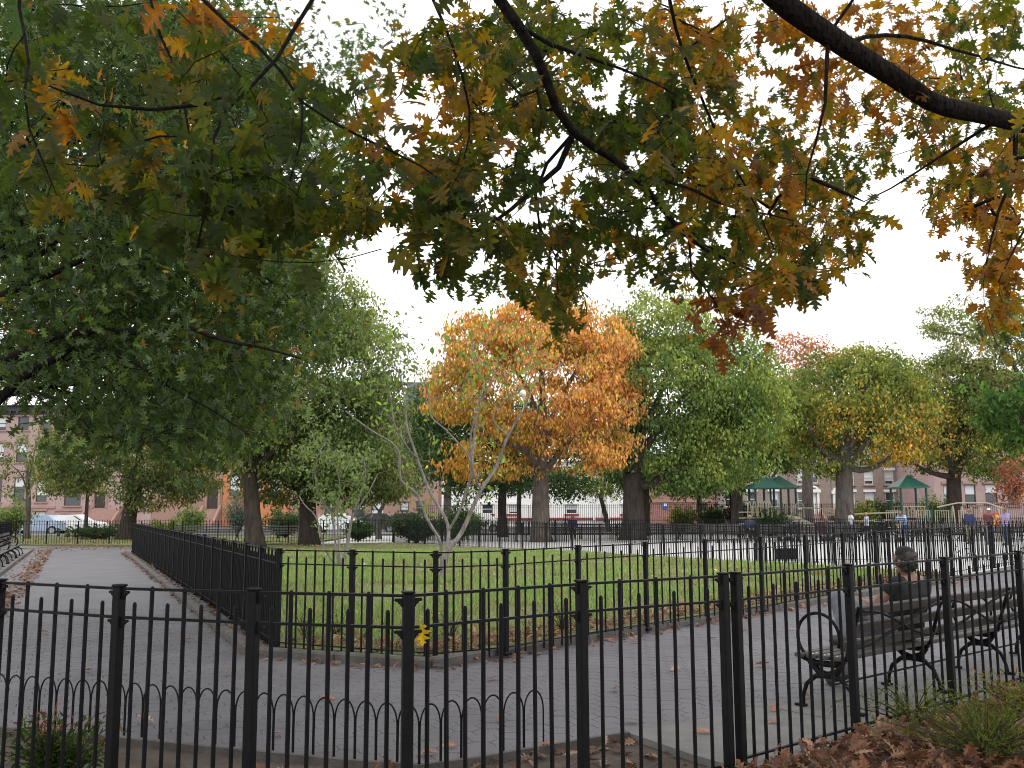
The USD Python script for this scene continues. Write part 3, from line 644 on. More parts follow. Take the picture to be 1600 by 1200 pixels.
def diamond(w, m, fold, droop): return np.array([(0, 0, 0), (w, m, fold), (0, 1, -droop), (-w, m, fold)], float), np.array([[0, 1, 2], [0, 2, 3]]), np.array([0, 1.0, .6, 1.0])
T_FAR = [diamond(.30, .42, .12, .3), diamond(.26, .5, -.08, .2), diamond(.34, .38, .16, .5)]
T_SLIM = [diamond(.2, .4, .08, .35), diamond(.17, .5, .05, .2)]
def lobe_leaf(curl, droop):
    p = [(0, -.15), (.14, .4), (0, 1), (-.14, .4)]; f = [[0, 1, 2], [0, 2, 3]]
    for q in ([(.09, .12), (.31, .08), (.13, .33)], [(.13, .36), (.45, .44), (.12, .58)], [(.11, .58), (.34, .78), (.04, .82)]):
        k = len(p); p += q; f.append([k, k + 1, k + 2]); k = len(p); p += [(-x, y) for x, y in q]; f.append([k, k + 2, k + 1])
    v = np.array(p, float); return np.column_stack([v, -curl * v[:, 0] ** 2 + .1 * np.abs(v[:, 0]) - droop * v[:, 1] ** 2]), np.array(f), np.minimum(1, np.abs(v[:, 0]) / .3)
T_LOBE = [lobe_leaf(*q) for q in ((.4, .2), (.7, .45), (-.2, .1))]
def place(templates, pos, axis, nrm, size, col, col2=None, rng=None, width=1.0):
    """all the leaves as one mesh: (vertices, faces), colours; also returns the vertices per leaf and faces per leaf"""
    axis = axis / np.linalg.norm(axis, axis=1, keepdims=True); side = np.cross(axis, nrm); side /= np.maximum(np.linalg.norm(side, axis=1, keepdims=True), 1e-9); up = np.cross(side, axis)
    which = rng.integers(0, len(templates), len(pos)); VV, FF, CC_, n = [], [], [], 0
    for w in range(len(templates)):
        k = np.flatnonzero(which == w)
        if not len(k): continue
        V, Fc, edge = templates[w]; s = size[k, None, None]
        v = pos[k, None] + s * (V[None, :, :1] * width * side[k, None] + V[None, :, 1:2] * axis[k, None] + V[None, :, 2:] * up[k, None])
        c = col[k, None] * (1 - edge[None, :, None]) + (col if col2 is None else col2)[k, None] * edge[None, :, None]
        VV.append(v.reshape(-1, 3)); CC_.append(np.broadcast_to(c, v.shape).reshape(-1, 3)); FF.append((Fc[None] + (np.arange(len(k)) * len(V))[:, None, None] + n).reshape(-1, 3)); n += len(k) * len(V)
    return (np.vstack(VV), np.vstack(FF)), np.vstack(CC_)
def rand_unit(rng, n): v = rng.normal(size=(n, 3)); return v / np.linalg.norm(v, axis=1, keepdims=True)
def mixcol(rng, n, palette, weights, var=.22):
    p = np.array(palette, float); k = rng.choice(len(p), n, p=np.array(weights) / np.sum(weights)); return p[k] * np.exp(rng.normal(0, var, (n, 1)))
def branches(chains, parent, bark, min_part=.02, sides=7):
    """thick chains become parts, the rest one part of twigs"""
    tw = MB(); k = 0
    for pts, r, limb in sorted(chains, key=lambda c: -c[1].max()):
        if r.max() >= min_part and k < 60: obj('branch', tube(pts, r, 10 if r.max() > .05 else sides), bark, parent, smooth=True); k += 1
        else: tw.tube(pts, r, 4 if r.max() < .012 else 5, False)
    if tw.n: obj('twigs', tw, bark, parent, smooth=True, kind='stuff')

# grids of foliage: one digit for every 50 x 50 pixels of the photograph (how full that patch of crown is)
GRID_OAK = '''2 2 2 3 3 5 6 6 4 0 0 1 5 8 7 7 7 6 6 6 6 7 6 6 6 6 5 6 7 8 7 7
4 4 3 3 3 4 6 5 4 1 1 1 5 8 7 7 7 4 5 7 7 7 7 6 6 6 6 5 8 8 9 9
6 6 5 6 5 4 4 5 5 5 5 3 2 5 7 7 7 7 3 7 8 8 7 6 7 6 4 6 8 8 7 7
6 6 4 5 5 3 4 5 6 6 6 6 2 2 5 8 6 7 7 8 8 8 7 8 7 6 7 7 7 8 8 9
5 5 4 3 4 4 6 6 6 6 6 6 3 5 7 3 4 6 7 8 8 8 8 8 8 8 6 5 4 8 9 9
6 7 6 5 7 7 7 7 7 7 6 6 4 7 7 7 6 6 5 7 8 8 8 9 9 9 4 2 4 6 6 8
2 3 2 3 5 7 8 8 8 8 8 7 4 6 6 6 6 5 6 7 8 8 7 8 9 8 7 1 0 5 8 9
0 1 0 2 3 5 8 8 7 8 7 5 5 6 7 8 7 7 7 7 5 7 7 7 9 8 6 0 0 3 7 8
0 0 1 0 1 3 6 6 6 1 1 0 4 6 6 5 6 7 6 3 3 6 6 7 8 7 3 0 0 1 7 8
0 0 0 0 0 1 1 0 0 0 0 0 1 1 0 0 5 8 3 0 0 4 6 5 3 1 0 0 0 0 5 7
0 0 0 0 0 0 0 0 0 0 0 0 0 0 0 0 0 4 0 0 0 3 6 2 0 0 0 0 0 0 2 4'''
GRID_LEFT = '''7 8 8 8 8 8 7 6 3 1 0 1 1
7 8 8 8 8 8 8 7 6 2 5 3 1
6 8 8 8 8 8 8 8 7 6 5 4 1
6 7 8 8 8 8 8 8 8 6 5 3 0
6 6 7 8 8 8 8 8 8 7 5 2 0
7 7 6 5 7 8 8 8 8 6 4 1 0
8 8 8 8 8 8 8 8 7 5 3 1 0
8 8 8 8 8 8 8 7 6 4 2 0 0
8 8 8 8 8 8 8 8 6 4 1 0 0
8 8 8 8 8 8 8 8 7 5 1 0 0
8 8 8 8 8 8 8 8 6 3 0 0 0
9 9 8 8 8 8 8 8 6 2 0 0 0
1 4 8 8 8 8 8 7 5 1 0 0 0
0 0 4 7 7 7 7 4 1 0 0 0 0'''
def sample_grid(grid, per, rng, boost=0.0):
    """clusters of leaves per patch: pixel positions"""
    out = []
    for j, row in enumerate(grid.split('\n')):
        for i, c in enumerate(row.split()):
            n = rng.poisson(per * (int(c) / 8) ** 1.35 * (1 + boost * np.clip((i - 9) / 5, 0, 1)))
            out += [((i + rng.random()) * 50, (j + rng.random()) * 50) for _ in range(n)]
    return np.array(out)

# ------------------------------------------------------------------ the oak overhead, standing behind the viewer
r1 = np.random.default_rng(21)
oak = thing('oak_tree', (1.6, -2.2, 0), label='large oak whose turning leaves and dark limbs hang over the top of the picture', cat='tree')
OFF = np.array([1.6, -2.2, 0])
sk = Skel()
tr = sk.line([(1.6, -2.2, -.1), (1.62, -2.18, 2.0), (1.5, -2.1, 4.2), (1.3, -1.9, 6.2), (1.2, -1.6, 8.2), (1.2, -1.5, 10)], .33, .16, limb=0, step=.5)
flare = lambda z: 1 + .45 * math.exp(-max(z, 0) * 2.2)
for k in tr: sk.r[k] *= flare(sk.p[k][2])
def pxl(*pts): return [at(x, y, dd) for x, y, dd in pts]
forks = {}
def limb(n, start, pts, r0, r1_, power=.8): return sk.line(pts, r0, r1_, par=start, limb=n, step=.16, power=power)
k6 = tr[len(tr) * 6 // 10]; k7 = tr[len(tr) * 7 // 10]; k8 = tr[len(tr) * 8 // 10]; k5 = tr[len(tr) // 2]
L1 = limb(1, k6, pxl((1130, -150, 4.6), (1200, -18, 5.0), (1290, 52, 5.3), (1400, 122, 5.7), (1470, 165, 5.9), (1560, 185, 6.1), (1680, 215, 6.5), (1850, 260, 7.2)), .12, .045)
L2 = limb(2, k7, pxl((745, -90, 4.4), (775, -10, 4.6), (810, 40, 4.7), (845, 100, 4.8), (870, 170, 5.0), (905, 215, 5.1), (960, 250, 5.3), (1010, 295, 5.5), (1050, 345, 5.7), (1090, 382, 5.9), (1150, 412, 6.1), (1235, 445, 6.4)), .105, .006)
nearest = lambda ids, x: ids[int(np.argmin([np.linalg.norm(sk.p[i] - x) for i in ids]))]
def side(n, ids, first, pts, r0, r1_): return limb(n, nearest(ids, at(*first)), pxl(*pts), r0, r1_, 1.0)
side(3, L2, (895, 222, 5.1), [(868, 268, 5.2), (840, 290, 5.2), (795, 330, 5.1), (720, 375, 5.0), (650, 385, 4.9)], .019, .004)
side(4, L2, (868, 235, 5.1), [(838, 295, 5.3), (834, 340, 5.3), (866, 380, 5.3), (872, 460, 5.3)], .012, .003)
side(5, L2, (1012, 258, 5.4), [(1087, 298, 5.5), (1117, 315, 5.6), (1175, 330, 5.7), (1240, 345, 5.9)], .012, .004)
side(6, L2, (815, 45, 4.7), [(860, 70, 4.8), (920, 90, 4.9), (990, 115, 5.0), (1060, 150, 5.2)], .014, .004)
side(21, L2, (1078, 370, 5.8), [(1080, 420, 5.8), (1110, 460, 5.8), (1140, 520, 5.8)], .009, .003)
L3 = limb(7, k8, pxl((540, -120, 3.9), (495, -12, 3.9), (465, 35, 3.9), (428, 98, 3.85), (375, 152, 3.8), (342, 190, 3.75), (332, 230, 3.7), (325, 300, 3.7), (305, 400, 3.7)), .05, .004)
side(8, L3, (378, 150, 3.8), [(300, 167, 3.7), (205, 172, 3.6), (130, 158, 3.6), (70, 132, 3.5)], .011, .004)
L4 = limb(9, k8, pxl((260, -110, 4.2), (332, 16, 4.2), (398, 68, 4.2), (430, 100, 4.2), (475, 162, 4.3), (530, 195, 4.3), (575, 220, 4.4), (645, 252, 4.5), (700, 290, 4.6)), .045, .004)
side(10, L4, (475, 162, 4.3), [(472, 200, 4.2), (462, 260, 4.2), (448, 300, 4.2)], .008, .003)
L5 = limb(11, k5, pxl((200, -110, 4.0), (234, -8, 4.1), (243, 28, 4.1), (256, 72, 4.1), (271, 98, 4.1), (283, 132, 4.1), (289, 178, 4.1), (296, 212, 4.1)), .045, .005)
side(12, L1, (1332, 68, 5.4), [(1360, 56, 5.5), (1437, 61, 5.7), (1500, 80, 5.8), (1575, 102, 6.0), (1640, 115, 6.2)], .015, .005)
side(13, L1, (1550, 190, 6.1), [(1465, 247, 6.3), (1387, 297, 6.4), (1350, 315, 6.5)], .013, .004)
side(14, L1, (1287, 52, 5.3), [(1291, 120, 5.3), (1287, 190, 5.3), (1262, 250, 5.4), (1258, 330, 5.5)], .014, .003)
side(15, L1, (1600, 195, 6.2), [(1585, 260, 6.2), (1560, 330, 6.2), (1540, 420, 6.2)], .018, .004)
side(16, L1, (1700, 215, 6.5), [(1640, 290, 6.5), (1600, 360, 6.5), (1560, 440, 6.5)], .018, .004)
side(17, L1, (1285, 35, 5.3), [(1330, 0, 5.3), (1390, -40, 5.4)], .014, .005)
L6 = limb(18, k7, pxl((640, -110, 4.6), (660, -40, 4.7), (690, 30, 4.8), (720, 110, 4.9), (735, 190, 5.0), (720, 270, 5.0), (700, 350, 5.0)), .045, .004)
L7 = limb(19, k6, pxl((1020, -120, 5.2), (1040, -30, 5.3), (1060, 60, 5.5), (1095, 150, 5.7), (1130, 230, 5.9), (1170, 300, 6.1), (1210, 390, 6.3)), .05, .004)
L8 = limb(20, k5, pxl((40, -110, 3.7), (30, 0, 3.7), (45, 90, 3.6), (40, 180, 3.5), (70, 260, 3.5)), .04, .004)
xs_, ds_ = [-100, 0, 350, 600, 900, 1200, 1450, 1600, 1750], [3.7, 3.7, 3.7, 4.7, 5.2, 5.9, 6.6, 6.5, 6.5]
HOT = [(150, 150, 70, 1), (320, 20, 60, 1), (110, 280, 60, .3), (1150, 510, 38, 2), (1060, 490, 30, 2), (640, 170, 60, .8), (700, 130, 90, .5), (1530, 340, 70, .6), (1500, 400, 60, .5), (1310, 110, 60, .8), (1400, 60, 90, .6), (1100, 40, 60, .8), (330, 420, 40, .8), (470, 350, 60, .5), (1180, 280, 70, .6), (870, 480, 60, .5), (400, 10, 60, 1), (1580, 270, 60, .5), (1250, 30, 60, .8), (250, 330, 60, .3), (1380, 360, 40, .7), (600, 320, 80, .4), (1280, 480, 80, .7), (1560, 480, 50, .5)]
cl = sample_grid(GRID_OAK, 4.2, r1, 1.5)
ok = []
for x, y in cl:                                            # keep the sky gaps the photograph shows
    g = meshkit.noise(np.array([x / 38, y / 38, 3.0]))
    if (g > .29 or r1.random() < .3) and r1.random() < np.interp(x, [250, 650], [.8, 1.0]): ok.append((x, y))
cl = np.array(ok)
dd = np.interp(cl[:, 0], xs_, ds_) * np.exp(r1.normal(.13, .14, len(cl))) * np.where(r1.random(len(cl)) < np.interp(cl[:, 0], [400, 800], [.25, .62]), r1.uniform(1.2, 1.75, len(cl)), 1.0)
tgt = np.array([at(x, y - 2, q) for (x, y), q in zip(cl, dd)]); order = np.argsort([sk.near(t)[1] for t in tgt])
lp_, la_, lx_ = [], [], []
for i in order:
    e = sk.attach(tgt[i], r1, .12, .22, .0022); td = sk.p[e] - sk.p[sk.par[e]]; td /= max(np.linalg.norm(td), 1e-6)
    for q in range(r1.integers(5, 9)):
        e2 = e
        for _ in range(int(r1.integers(0, 4))): e2 = sk.par[e2] if sk.limb[sk.par[e2]] < 0 else e2
        b = sk.p[e2] + r1.normal(0, .03, 3)
        a = .45 * td + rand_unit(r1, 1)[0] * .75 + np.array([0, 0, -.62]); lp_.append(b + a / np.linalg.norm(a) * .035); la_.append(a); lx_.append(cl[i])
lp_, la_, lx_ = map(np.array, (lp_, la_, lx_)); nL = len(lp_)
hot = np.zeros((nL, 2))
for hx, hy, hr, amt in HOT:
    w = np.exp(-((lx_[:, 0] - hx) ** 2 + (lx_[:, 1] - hy) ** 2) / (2 * hr ** 2)); hot[:, 0] += w * min(amt, 1.2); hot[:, 1] += w * (1 if amt >= 1.5 else 0)
tone = meshkit.fbm(lp_ * 2.2, 3, 5)
PAL = np.array([(.026, .043, .010), (.040, .051, .010), (.085, .072, .011), (.165, .098, .011), (.19, .080, .011), (.095, .033, .011)])
rightness = np.clip((lx_[:, 0] - 450) / 500, 0, 1)
score = 1.35 * hot[:, 0] + (tone - .5) * 2.6 + r1.normal(0, .38, nL) + .25 * rightness
score -= .38 * (1 - rightness); idx = np.digitize(score, [.15, .60, .95, 1.35, 2.3]); idx[(hot[:, 1] > .45) & (r1.random(nL) < .75)] = 5
c1 = PAL[np.minimum(idx, 5)] * np.exp(r1.normal(0, .2, (nL, 1))); c2 = PAL[np.clip(idx + (r1.random(nL) < .45), 0, 5)] * np.exp(r1.normal(0, .2, (nL, 1)))
size = r1.uniform(.09, .155, nL); nv = rand_unit(r1, nL) + np.array([0, -.55, .35])
dist = np.linalg.norm(lp_ - CAM, axis=1); inview = (lx_[:, 0] > 20) & (lx_[:, 0] < 1580) & (lx_[:, 1] > 15)
bigfirst = np.argsort(np.where(inview, -size / dist, 9)); one, many = bigfirst[:300], bigfirst[300:]
for i in one:
    m, c = place(T_OAK, lp_[[i]], la_[[i]], nv[[i]], size[[i]], c1[[i]], c2[[i]], r1); obj('leaf', (m[0] - OFF, m[1]), 'leaf', oak, lc=c)
m, c = place(T_OAK[:2] + T_OAKS, lp_[many], la_[many], nv[many], size[many], c1[many], c2[many], r1); obj('foliage', (m[0] - OFF, m[1]), 'leaf', oak, lc=c, kind='stuff')
# crown above and behind, out of the picture, which shades the ground below
npk = 5200; cp = np.stack([r1.uniform(-5, 8, npk), r1.uniform(-7, 4.5, npk), r1.uniform(6.0, 12, npk)], 1); cp = cp[(np.linalg.norm((cp - [1.3, -1.5, 8.5]) / [6, 6, 3.8], axis=1) < 1) & (cp[:, 2] > EYE + .75 + np.maximum(cp[:, 1], 0) * .75)]
m, c = place(T_OAKS, cp, rand_unit(r1, len(cp)) + [0, 0, -.5], rand_unit(r1, len(cp)) + [0, 0, 1], r1.uniform(.3, .5, len(cp)), np.tile(PAL[1], (len(cp), 1)), None, r1); obj('upper_foliage', (m[0] - OFF, m[1]), 'leaf', oak, lc=c, kind='stuff')
ch = sk.finish(.0022, 2.5)
for pts, r, lb_ in ch: pts -= OFF
trunk = [c for c in ch if c[2] == 0]; 
for c in trunk: obj('trunk', tube(c[0], c[1], 16), 'oak_bark', oak, smooth=True)
branches([c for c in ch if c[2] != 0], oak, 'oak_bark', .007)

# ------------------------------------------------------------------ the tree at the left, standing outside the picture
r2 = np.random.default_rng(5); DB = 11.5
left = thing('oak_tree', (*at(-260, 800, 11.5)[:2], 0), label='dark green tree reaching in from the left edge with long low limbs', cat='tree'); OFF2 = np.array([*at(-260, 800, 11.5)[:2], 0])
sk = Skel(); tr = sk.line([OFF2 + [0, 0, -.1], OFF2 + [.05, 0, 1.5], OFF2 + [.2, .1, 3.2], OFF2 + [.3, .2, 5.5], OFF2 + [.5, .2, 8], OFF2 + [.9, .3, 10.5]], .36, .08, limb=0, step=.5)
for k in tr: sk.r[k] *= flare(sk.p[k][2])
def tk(f): return tr[int(f * (len(tr) - 1))]
def bl(n, f, pts, r0, r1_): return sk.line(pxl(*pts), r0, r1_, par=tk(f), limb=n, step=.25, power=.8)
bl(1, .30, [(-80, 670, 11.3), (-5, 628, 11), (32, 592, 10.8), (95, 555, 10.6), (140, 520, 10.4)], .10, .035)
B2 = bl(2, .34, [(-60, 590, 11.2), (40, 548, 10.8), (92, 524, 10.6), (155, 516, 10.4), (230, 520, 10.2), (292, 511, 10), (340, 530, 9.9), (400, 541, 9.8), (470, 560, 9.7)], .08, .012)
bl(3, .36, [(-40, 480, 11.2), (35, 448, 10.9), (95, 422, 10.6), (160, 388, 10.4), (215, 350, 10.2)], .07, .02)
bl(4, .5, [(-30, 420, 11.6), (30, 350, 11.5), (60, 325, 11.4), (110, 290, 11.2), (190, 230, 11)], .06, .015)
bl(5, .45, [(-40, 500, 11.8), (50, 410, 11.6), (125, 348, 11.4), (180, 320, 11.3), (260, 300, 11.2)], .06, .015)
bl(6, .28, [(-30, 640, 11), (0, 588, 10.7), (58, 614, 10.3), (118, 638, 10.1), (128, 668, 10), (146, 676, 10)], .04, .009)
B7 = sk.line(pxl((210, 566, 10.2), (250, 596, 10.1), (330, 640, 10), (390, 680, 9.9)), .022, .008, par=B2[len(B2) * 4 // 10], limb=7, step=.25)
sk.line(pxl((190, 600, 10.2), (205, 640, 10.1), (215, 690, 10)), .018, .006, par=B2[len(B2) * 4 // 10], limb=8, step=.25)
bl(9, .62, [(-40, 330, 12.5), (60, 200, 12.5), (160, 110, 12.4), (260, 40, 12.2), (330, -30, 12)], .07, .02)
bl(10, .7, [(-20, 200, 13), (30, 90, 13), (60, -20, 13)], .06, .02)
bl(11, .6, [(0, 300, 13), (140, 210, 13), (280, 180, 13), (380, 190, 13), (470, 200, 13), (540, 150, 13)], .07, .012)
bl(12, .52, [(20, 400, 13), (180, 380, 13), (300, 390, 13), (390, 420, 13), (450, 460, 13)], .06, .012)
bl(13, .33, [(0, 620, 13.5), (120, 600, 13.5), (230, 610, 13.2), (320, 650, 13)], .06, .012)
cl = sample_grid(GRID_LEFT, 33, r2); nz = meshkit.noise(np.column_stack([cl / 55, np.full(len(cl), 7.0)])); cl = cl[(nz > .2) | (r2.random(len(cl)) < .6)]
dd = DB * np.exp(r2.normal(.16, .2, len(cl))); dd = np.clip(dd, 9.6, 20); dd += np.clip((cl[:, 0] - 250) / 300, 0, 1) * 3
lim = np.array([[800 + F * p[0] / p[1], HZ - F * (p[2] - EYE) / p[1], p[1], r_] for p, r_, l_ in zip(sk.p, sk.r, sk.limb) if l_ > 0])
gap = np.array([np.min(np.hypot(lim[:, 0] - x, lim[:, 1] - y)[lim[:, 2] > q - .6], initial=1e9) for (x, y), q in zip(cl, dd)]); kk = ~((gap < 13) & (r2.random(len(cl)) < .85)); cl, dd = cl[kk], dd[kk]
tgt = np.array([at(x, y, q) for (x, y), q in zip(cl, dd)]); order = np.argsort([sk.near(t)[1] for t in tgt])
lp_, la_ = [], []
for i in order:
    e = sk.attach(tgt[i], r2, .25, .22, .003); td = sk.p[e] - sk.p[sk.par[e]]; td /= max(np.linalg.norm(td), 1e-6)
    nn = r2.integers(10, 16); lp_.append(tgt[i] + r2.normal(0, .16, (nn, 3))); la_.append(.4 * td + rand_unit(r2, nn) * .8 + [0, 0, -.5])
lp_, la_ = np.vstack(lp_), np.vstack(la_); nL = len(lp_)
tone = meshkit.fbm(lp_ * 1.1, 3, 9) + r2.normal(0, .07, nL)
c1 = mixcol(r2, nL, [(.030, .055, .018), (.045, .078, .023), (.082, .125, .032)], [3, 4, 3]); hotm = (tone > .70) & (r2.random(nL) < .6); c1[hotm] = mixcol(r2, int(hotm.sum()), [(.22, .13, .02), (.24, .09, .02), (.14, .13, .025)], [2, 1, 2])
m, c = place(T_LOBE, lp_, la_, rand_unit(r2, nL) + [0, -.3, .8], r2.uniform(.095, .16, nL), c1, None, r2)
obj('foliage', (m[0] - OFF2, m[1]), 'mid_leaf', left, lc=c, kind='stuff')
cp = r2.normal(0, 1, (2600, 3)); cp = OFF2 + [.3, .3, 8.5] + cp / np.linalg.norm(cp, axis=1, keepdims=True) * np.array([5.5, 5, 3.5]) * r2.uniform(.5, 1, (2600, 1)) ** .5
pxv = 800 + F * cp[:, 0] / np.maximum(cp[:, 1], .1); pyv = HZ - F * (cp[:, 2] - EYE) / np.maximum(cp[:, 1], .1); cp = cp[(pxv < -20) | (pyv < -250)]
m, c = place(T_OAKS, cp, rand_unit(r2, len(cp)), rand_unit(r2, len(cp)) + [0, 0, 1], r2.uniform(.3, .5, len(cp)), np.tile((.04, .08, .025), (len(cp), 1)), None, r2); obj('upper_foliage', (m[0] - OFF2, m[1]), 'leaf', left, lc=c, kind='stuff')
ch = sk.finish(.003, 2.4)
for pts, r, lb_ in ch: pts -= OFF2
for c in [c for c in ch if c[2] == 0]: obj('trunk', tube(c[0], c[1], 16), 'dark_bark', left, smooth=True)
branches([c for c in ch if c[2] != 0], left, 'oak_bark', .012)

# ------------------------------------------------------------------ the trees of the park
def tree(label, px, d, base_w, fork_py, lobes, palette, weights, n_clumps, per, leaf, templates=T_FAR, lean=0, bark='grey_bark', seed=0, droop=.3, clump=.55, hot=None, limbs=(), mats='far_leaf', name='park_tree', shell=.55, top_k=None, z0=0.0, width=1.0, sparse=0.0):
    r = np.random.default_rng(seed); b = at(px, 800, d); b = np.array([b[0], d, z0]); S_ = d / F
    t = thing(name, b, label=label, cat='tree')
    sk = Skel(); fk = at(px + lean, fork_py, d); rad = base_w * S_ / 2
    cen = np.mean([at(l[0], l[1], d) for l in lobes], axis=0); topz = max(at(l[0], l[1] - l[3], d)[2] for l in lobes)
    tr = sk.line([b + [0, 0, -.15], b * .5 + fk * .5 + [r.normal(0, .05), 0, 0], fk], rad, rad * .8, limb=0, step=.4)
    for k in tr: sk.r[k] *= 1 + .34 * math.exp(-max(sk.p[k][2] - z0, 0) * 2.2)
    top = np.array([fk[0] * .6 + cen[0] * .4, d + r.normal(0, .3), fk[2] + (topz - fk[2]) * .72])
    main = sk.line([fk * .5 + top * .5 + [r.normal(0, .25), r.normal(0, .3), 0], top], rad * .7, rad * .12, par=tr[-1], limb=1, step=.4)
    for q, lm in enumerate(limbs):
        dq = d - r.uniform(.0, 1.8); sk.line([at(x, y, d + (dq - d) * (i + 1) / len(lm)) for i, (x, y) in enumerate(lm)], rad * .42, rad * .13, par=tr[-1 - (q % 2)], limb=2 + q, step=.4)
    C_, N_ = [], []
    vol = np.array([l[2] * l[3] for l in lobes], float); cnt = r.multinomial(n_clumps, vol / vol.sum())
    for (lx, ly, rx, ry, *rest), n in zip(lobes, cnt):
        c0 = at(lx, ly, d + (rest[0] if rest else 0)); u = rand_unit(r, n); u[:, 1] *= np.where(u[:, 1] > 0, .7, 1); rr = r.uniform(shell, 1.0, (n, 1)) ** .7
        ax = np.array([rx * S_, (rx * .75 + ry * .25) * S_, ry * S_]); wob = .72 + .58 * meshkit.noise(u * 2.6 + seed, seed)[:, None]
        C_.append(c0 + u * rr * ax * wob); N_.append(u)
    C_, N_ = np.vstack(C_), np.vstack(N_)
    if sparse: k = meshkit.noise(C_ * .9, seed + 3) > sparse; C_, N_ = C_[k], N_[k]
    order = np.argsort(np.linalg.norm(C_ - fk, axis=1)); step = 2 if n_clumps > 260 else 1
    for i in order[::step]: sk.attach(C_[i], r, .6, .2, .01)
    if limbs:                                              # boughs that show through: fewer clumps right in front of them
        cx_, cy_ = 800 + F * C_[:, 0] / C_[:, 1], HZ - F * (C_[:, 2] - EYE) / C_[:, 1]; near_ = np.full(len(C_), 1e9)
        for lm in [[(px + lean, fork_py), *lm] for lm in limbs]:
            for (ax_, ay_), (bx_, by_) in zip(lm[:-1], lm[1:]):
                for q in np.linspace(0, 1, 6): near_ = np.minimum(near_, np.hypot(cx_ - ax_ - (bx_ - ax_) * q, cy_ - ay_ - (by_ - ay_) * q))
        k = ~((near_ < 10) & (cy_ > fork_py - 125) & (C_[:, 1] < d + .4) & (r.random(len(C_)) < .7)); C_, N_ = C_[k], N_[k]
    n = len(C_) * per; ci = np.repeat(np.arange(len(C_)), per); cs = clump * np.exp(r.normal(0, .25, len(C_)))[ci][:, None]
    lp = C_[ci] + rand_unit(r, n) * r.uniform(0, 1, (n, 1)) ** .45 * cs * np.array([1.1, 1.1, .62])
    ax = N_[ci] * .4 + rand_unit(r, n) * .8 + [0, 0, -droop * 2]; nr = rand_unit(r, n) * .8 + N_[ci] * .5 + [0, 0, .5]
    tone = meshkit.fbm(lp * .55, 3, seed) + r.normal(0, .05, n)
    q = np.clip((tone - .28) / .44, 0, .999); w = np.cumsum(np.array(weights, float) / np.sum(weights)); col = np.array(palette, float)[np.searchsorted(w, np.clip(q * .75 + r.random(n) * .25, 0, .9999))] * np.exp(r.normal(0, .3, (n, 1)))
    for hx, hy, hr, hc, hp in (hot or ()):
        hw = hp * np.exp(-((lp[:, 0] - at(hx, hy, d)[0]) ** 2 + (lp[:, 2] - at(hx, hy, d)[2]) ** 2) / (2 * (hr * S_) ** 2)); k = r.random(n) < hw; col[k] = np.array(hc) * np.exp(r.normal(0, .25, (int(k.sum()), 1)))
    m, c = place(templates, lp, ax, nr, leaf * np.exp(r.normal(0, .2, n)), col, None, r, width)
    obj('crown', (m[0] - b, m[1]), mats, t, lc=c, kind='stuff')
    ch = sk.finish(.012, 2.3)
    for pts, rr, lb_ in ch: pts -= b
    for c in [c for c in ch if c[2] == 0]: obj('trunk', tube(c[0], c[1], 14), bark, t, smooth=True)
    branches([c for c in ch if c[2] != 0], t, bark, .06, 6)
    return t
OR = [(.56, .26, .075), (.58, .33, .08), (.50, .21, .085), (.48, .34, .08)]
GR = [(.07, .125, .04), (.115, .18, .05), (.18, .24, .06), (.27, .30, .07)]
DG = [(.03, .06, .026), (.045, .088, .033), (.07, .12, .04)]
YG = [(.11, .155, .04), (.18, .215, .05), (.30, .28, .06), (.46, .32, .05)]
OL = [(.09, .125, .05), (.13, .165, .06), (.19, .20, .075), (.21, .17, .075)]
tree('bright orange oak in full autumn colour standing behind the lawn', 845, 50, 30, 735, [(835, 590, 150, 100), (850, 655, 105, 58), (840, 520, 95, 55), (755, 540, 65, 55), (930, 530, 60, 55), (775, 715, 95, 36), (905, 695, 95, 42), (715, 610, 50, 60), (950, 620, 50, 60)], [(.54, .27, .11), (.56, .32, .085), (.50, .22, .105), (.48, .34, .08), (.30, .30, .07)], [3, 4, 2, 2, 1.4], 880, 52, 0.208, T_SLIM, seed=31, droop=.75, clump=.72, sparse=.2,
     limbs=[[(815, 700), (780, 690), (740, 660)], [(880, 700), (930, 650)], [(868, 640), (900, 580), (930, 530)], [(835, 640), (800, 570), (770, 530)]], hot=[(760, 720, 60, (.40, .25, .035), .7), (830, 760, 60, (.22, .16, .03), .5), (740, 600, 50, (.30, .26, .05), .5)], width=1.35)
tree('tall broad green tree right of the orange oak', 988, 53, 36, 740, [(1040, 590, 125, 95), (1030, 505, 85, 50), (1130, 590, 85, 80), (1020, 690, 90, 55), (1170, 640, 70, 70), (960, 580, 50, 70), (1120, 700, 85, 55), (1085, 742, 80, 32)], GR, [3, 4, 4, 2], 950, 52, 0.192, seed=32, droop=.5, clump=.85, bark='dark_bark', z0=0,
     limbs=[[(1010, 760), (1045, 735), (1075, 720)], [(985, 680), (975, 620), (1000, 570)], [(1015, 690), (1050, 640), (1090, 600)], [(1000, 690), (1030, 620), (1050, 560)]], hot=[(1090, 480, 40, (.25, .25, .05), .3), (1000, 520, 60, (.22, .24, .06), .35)])
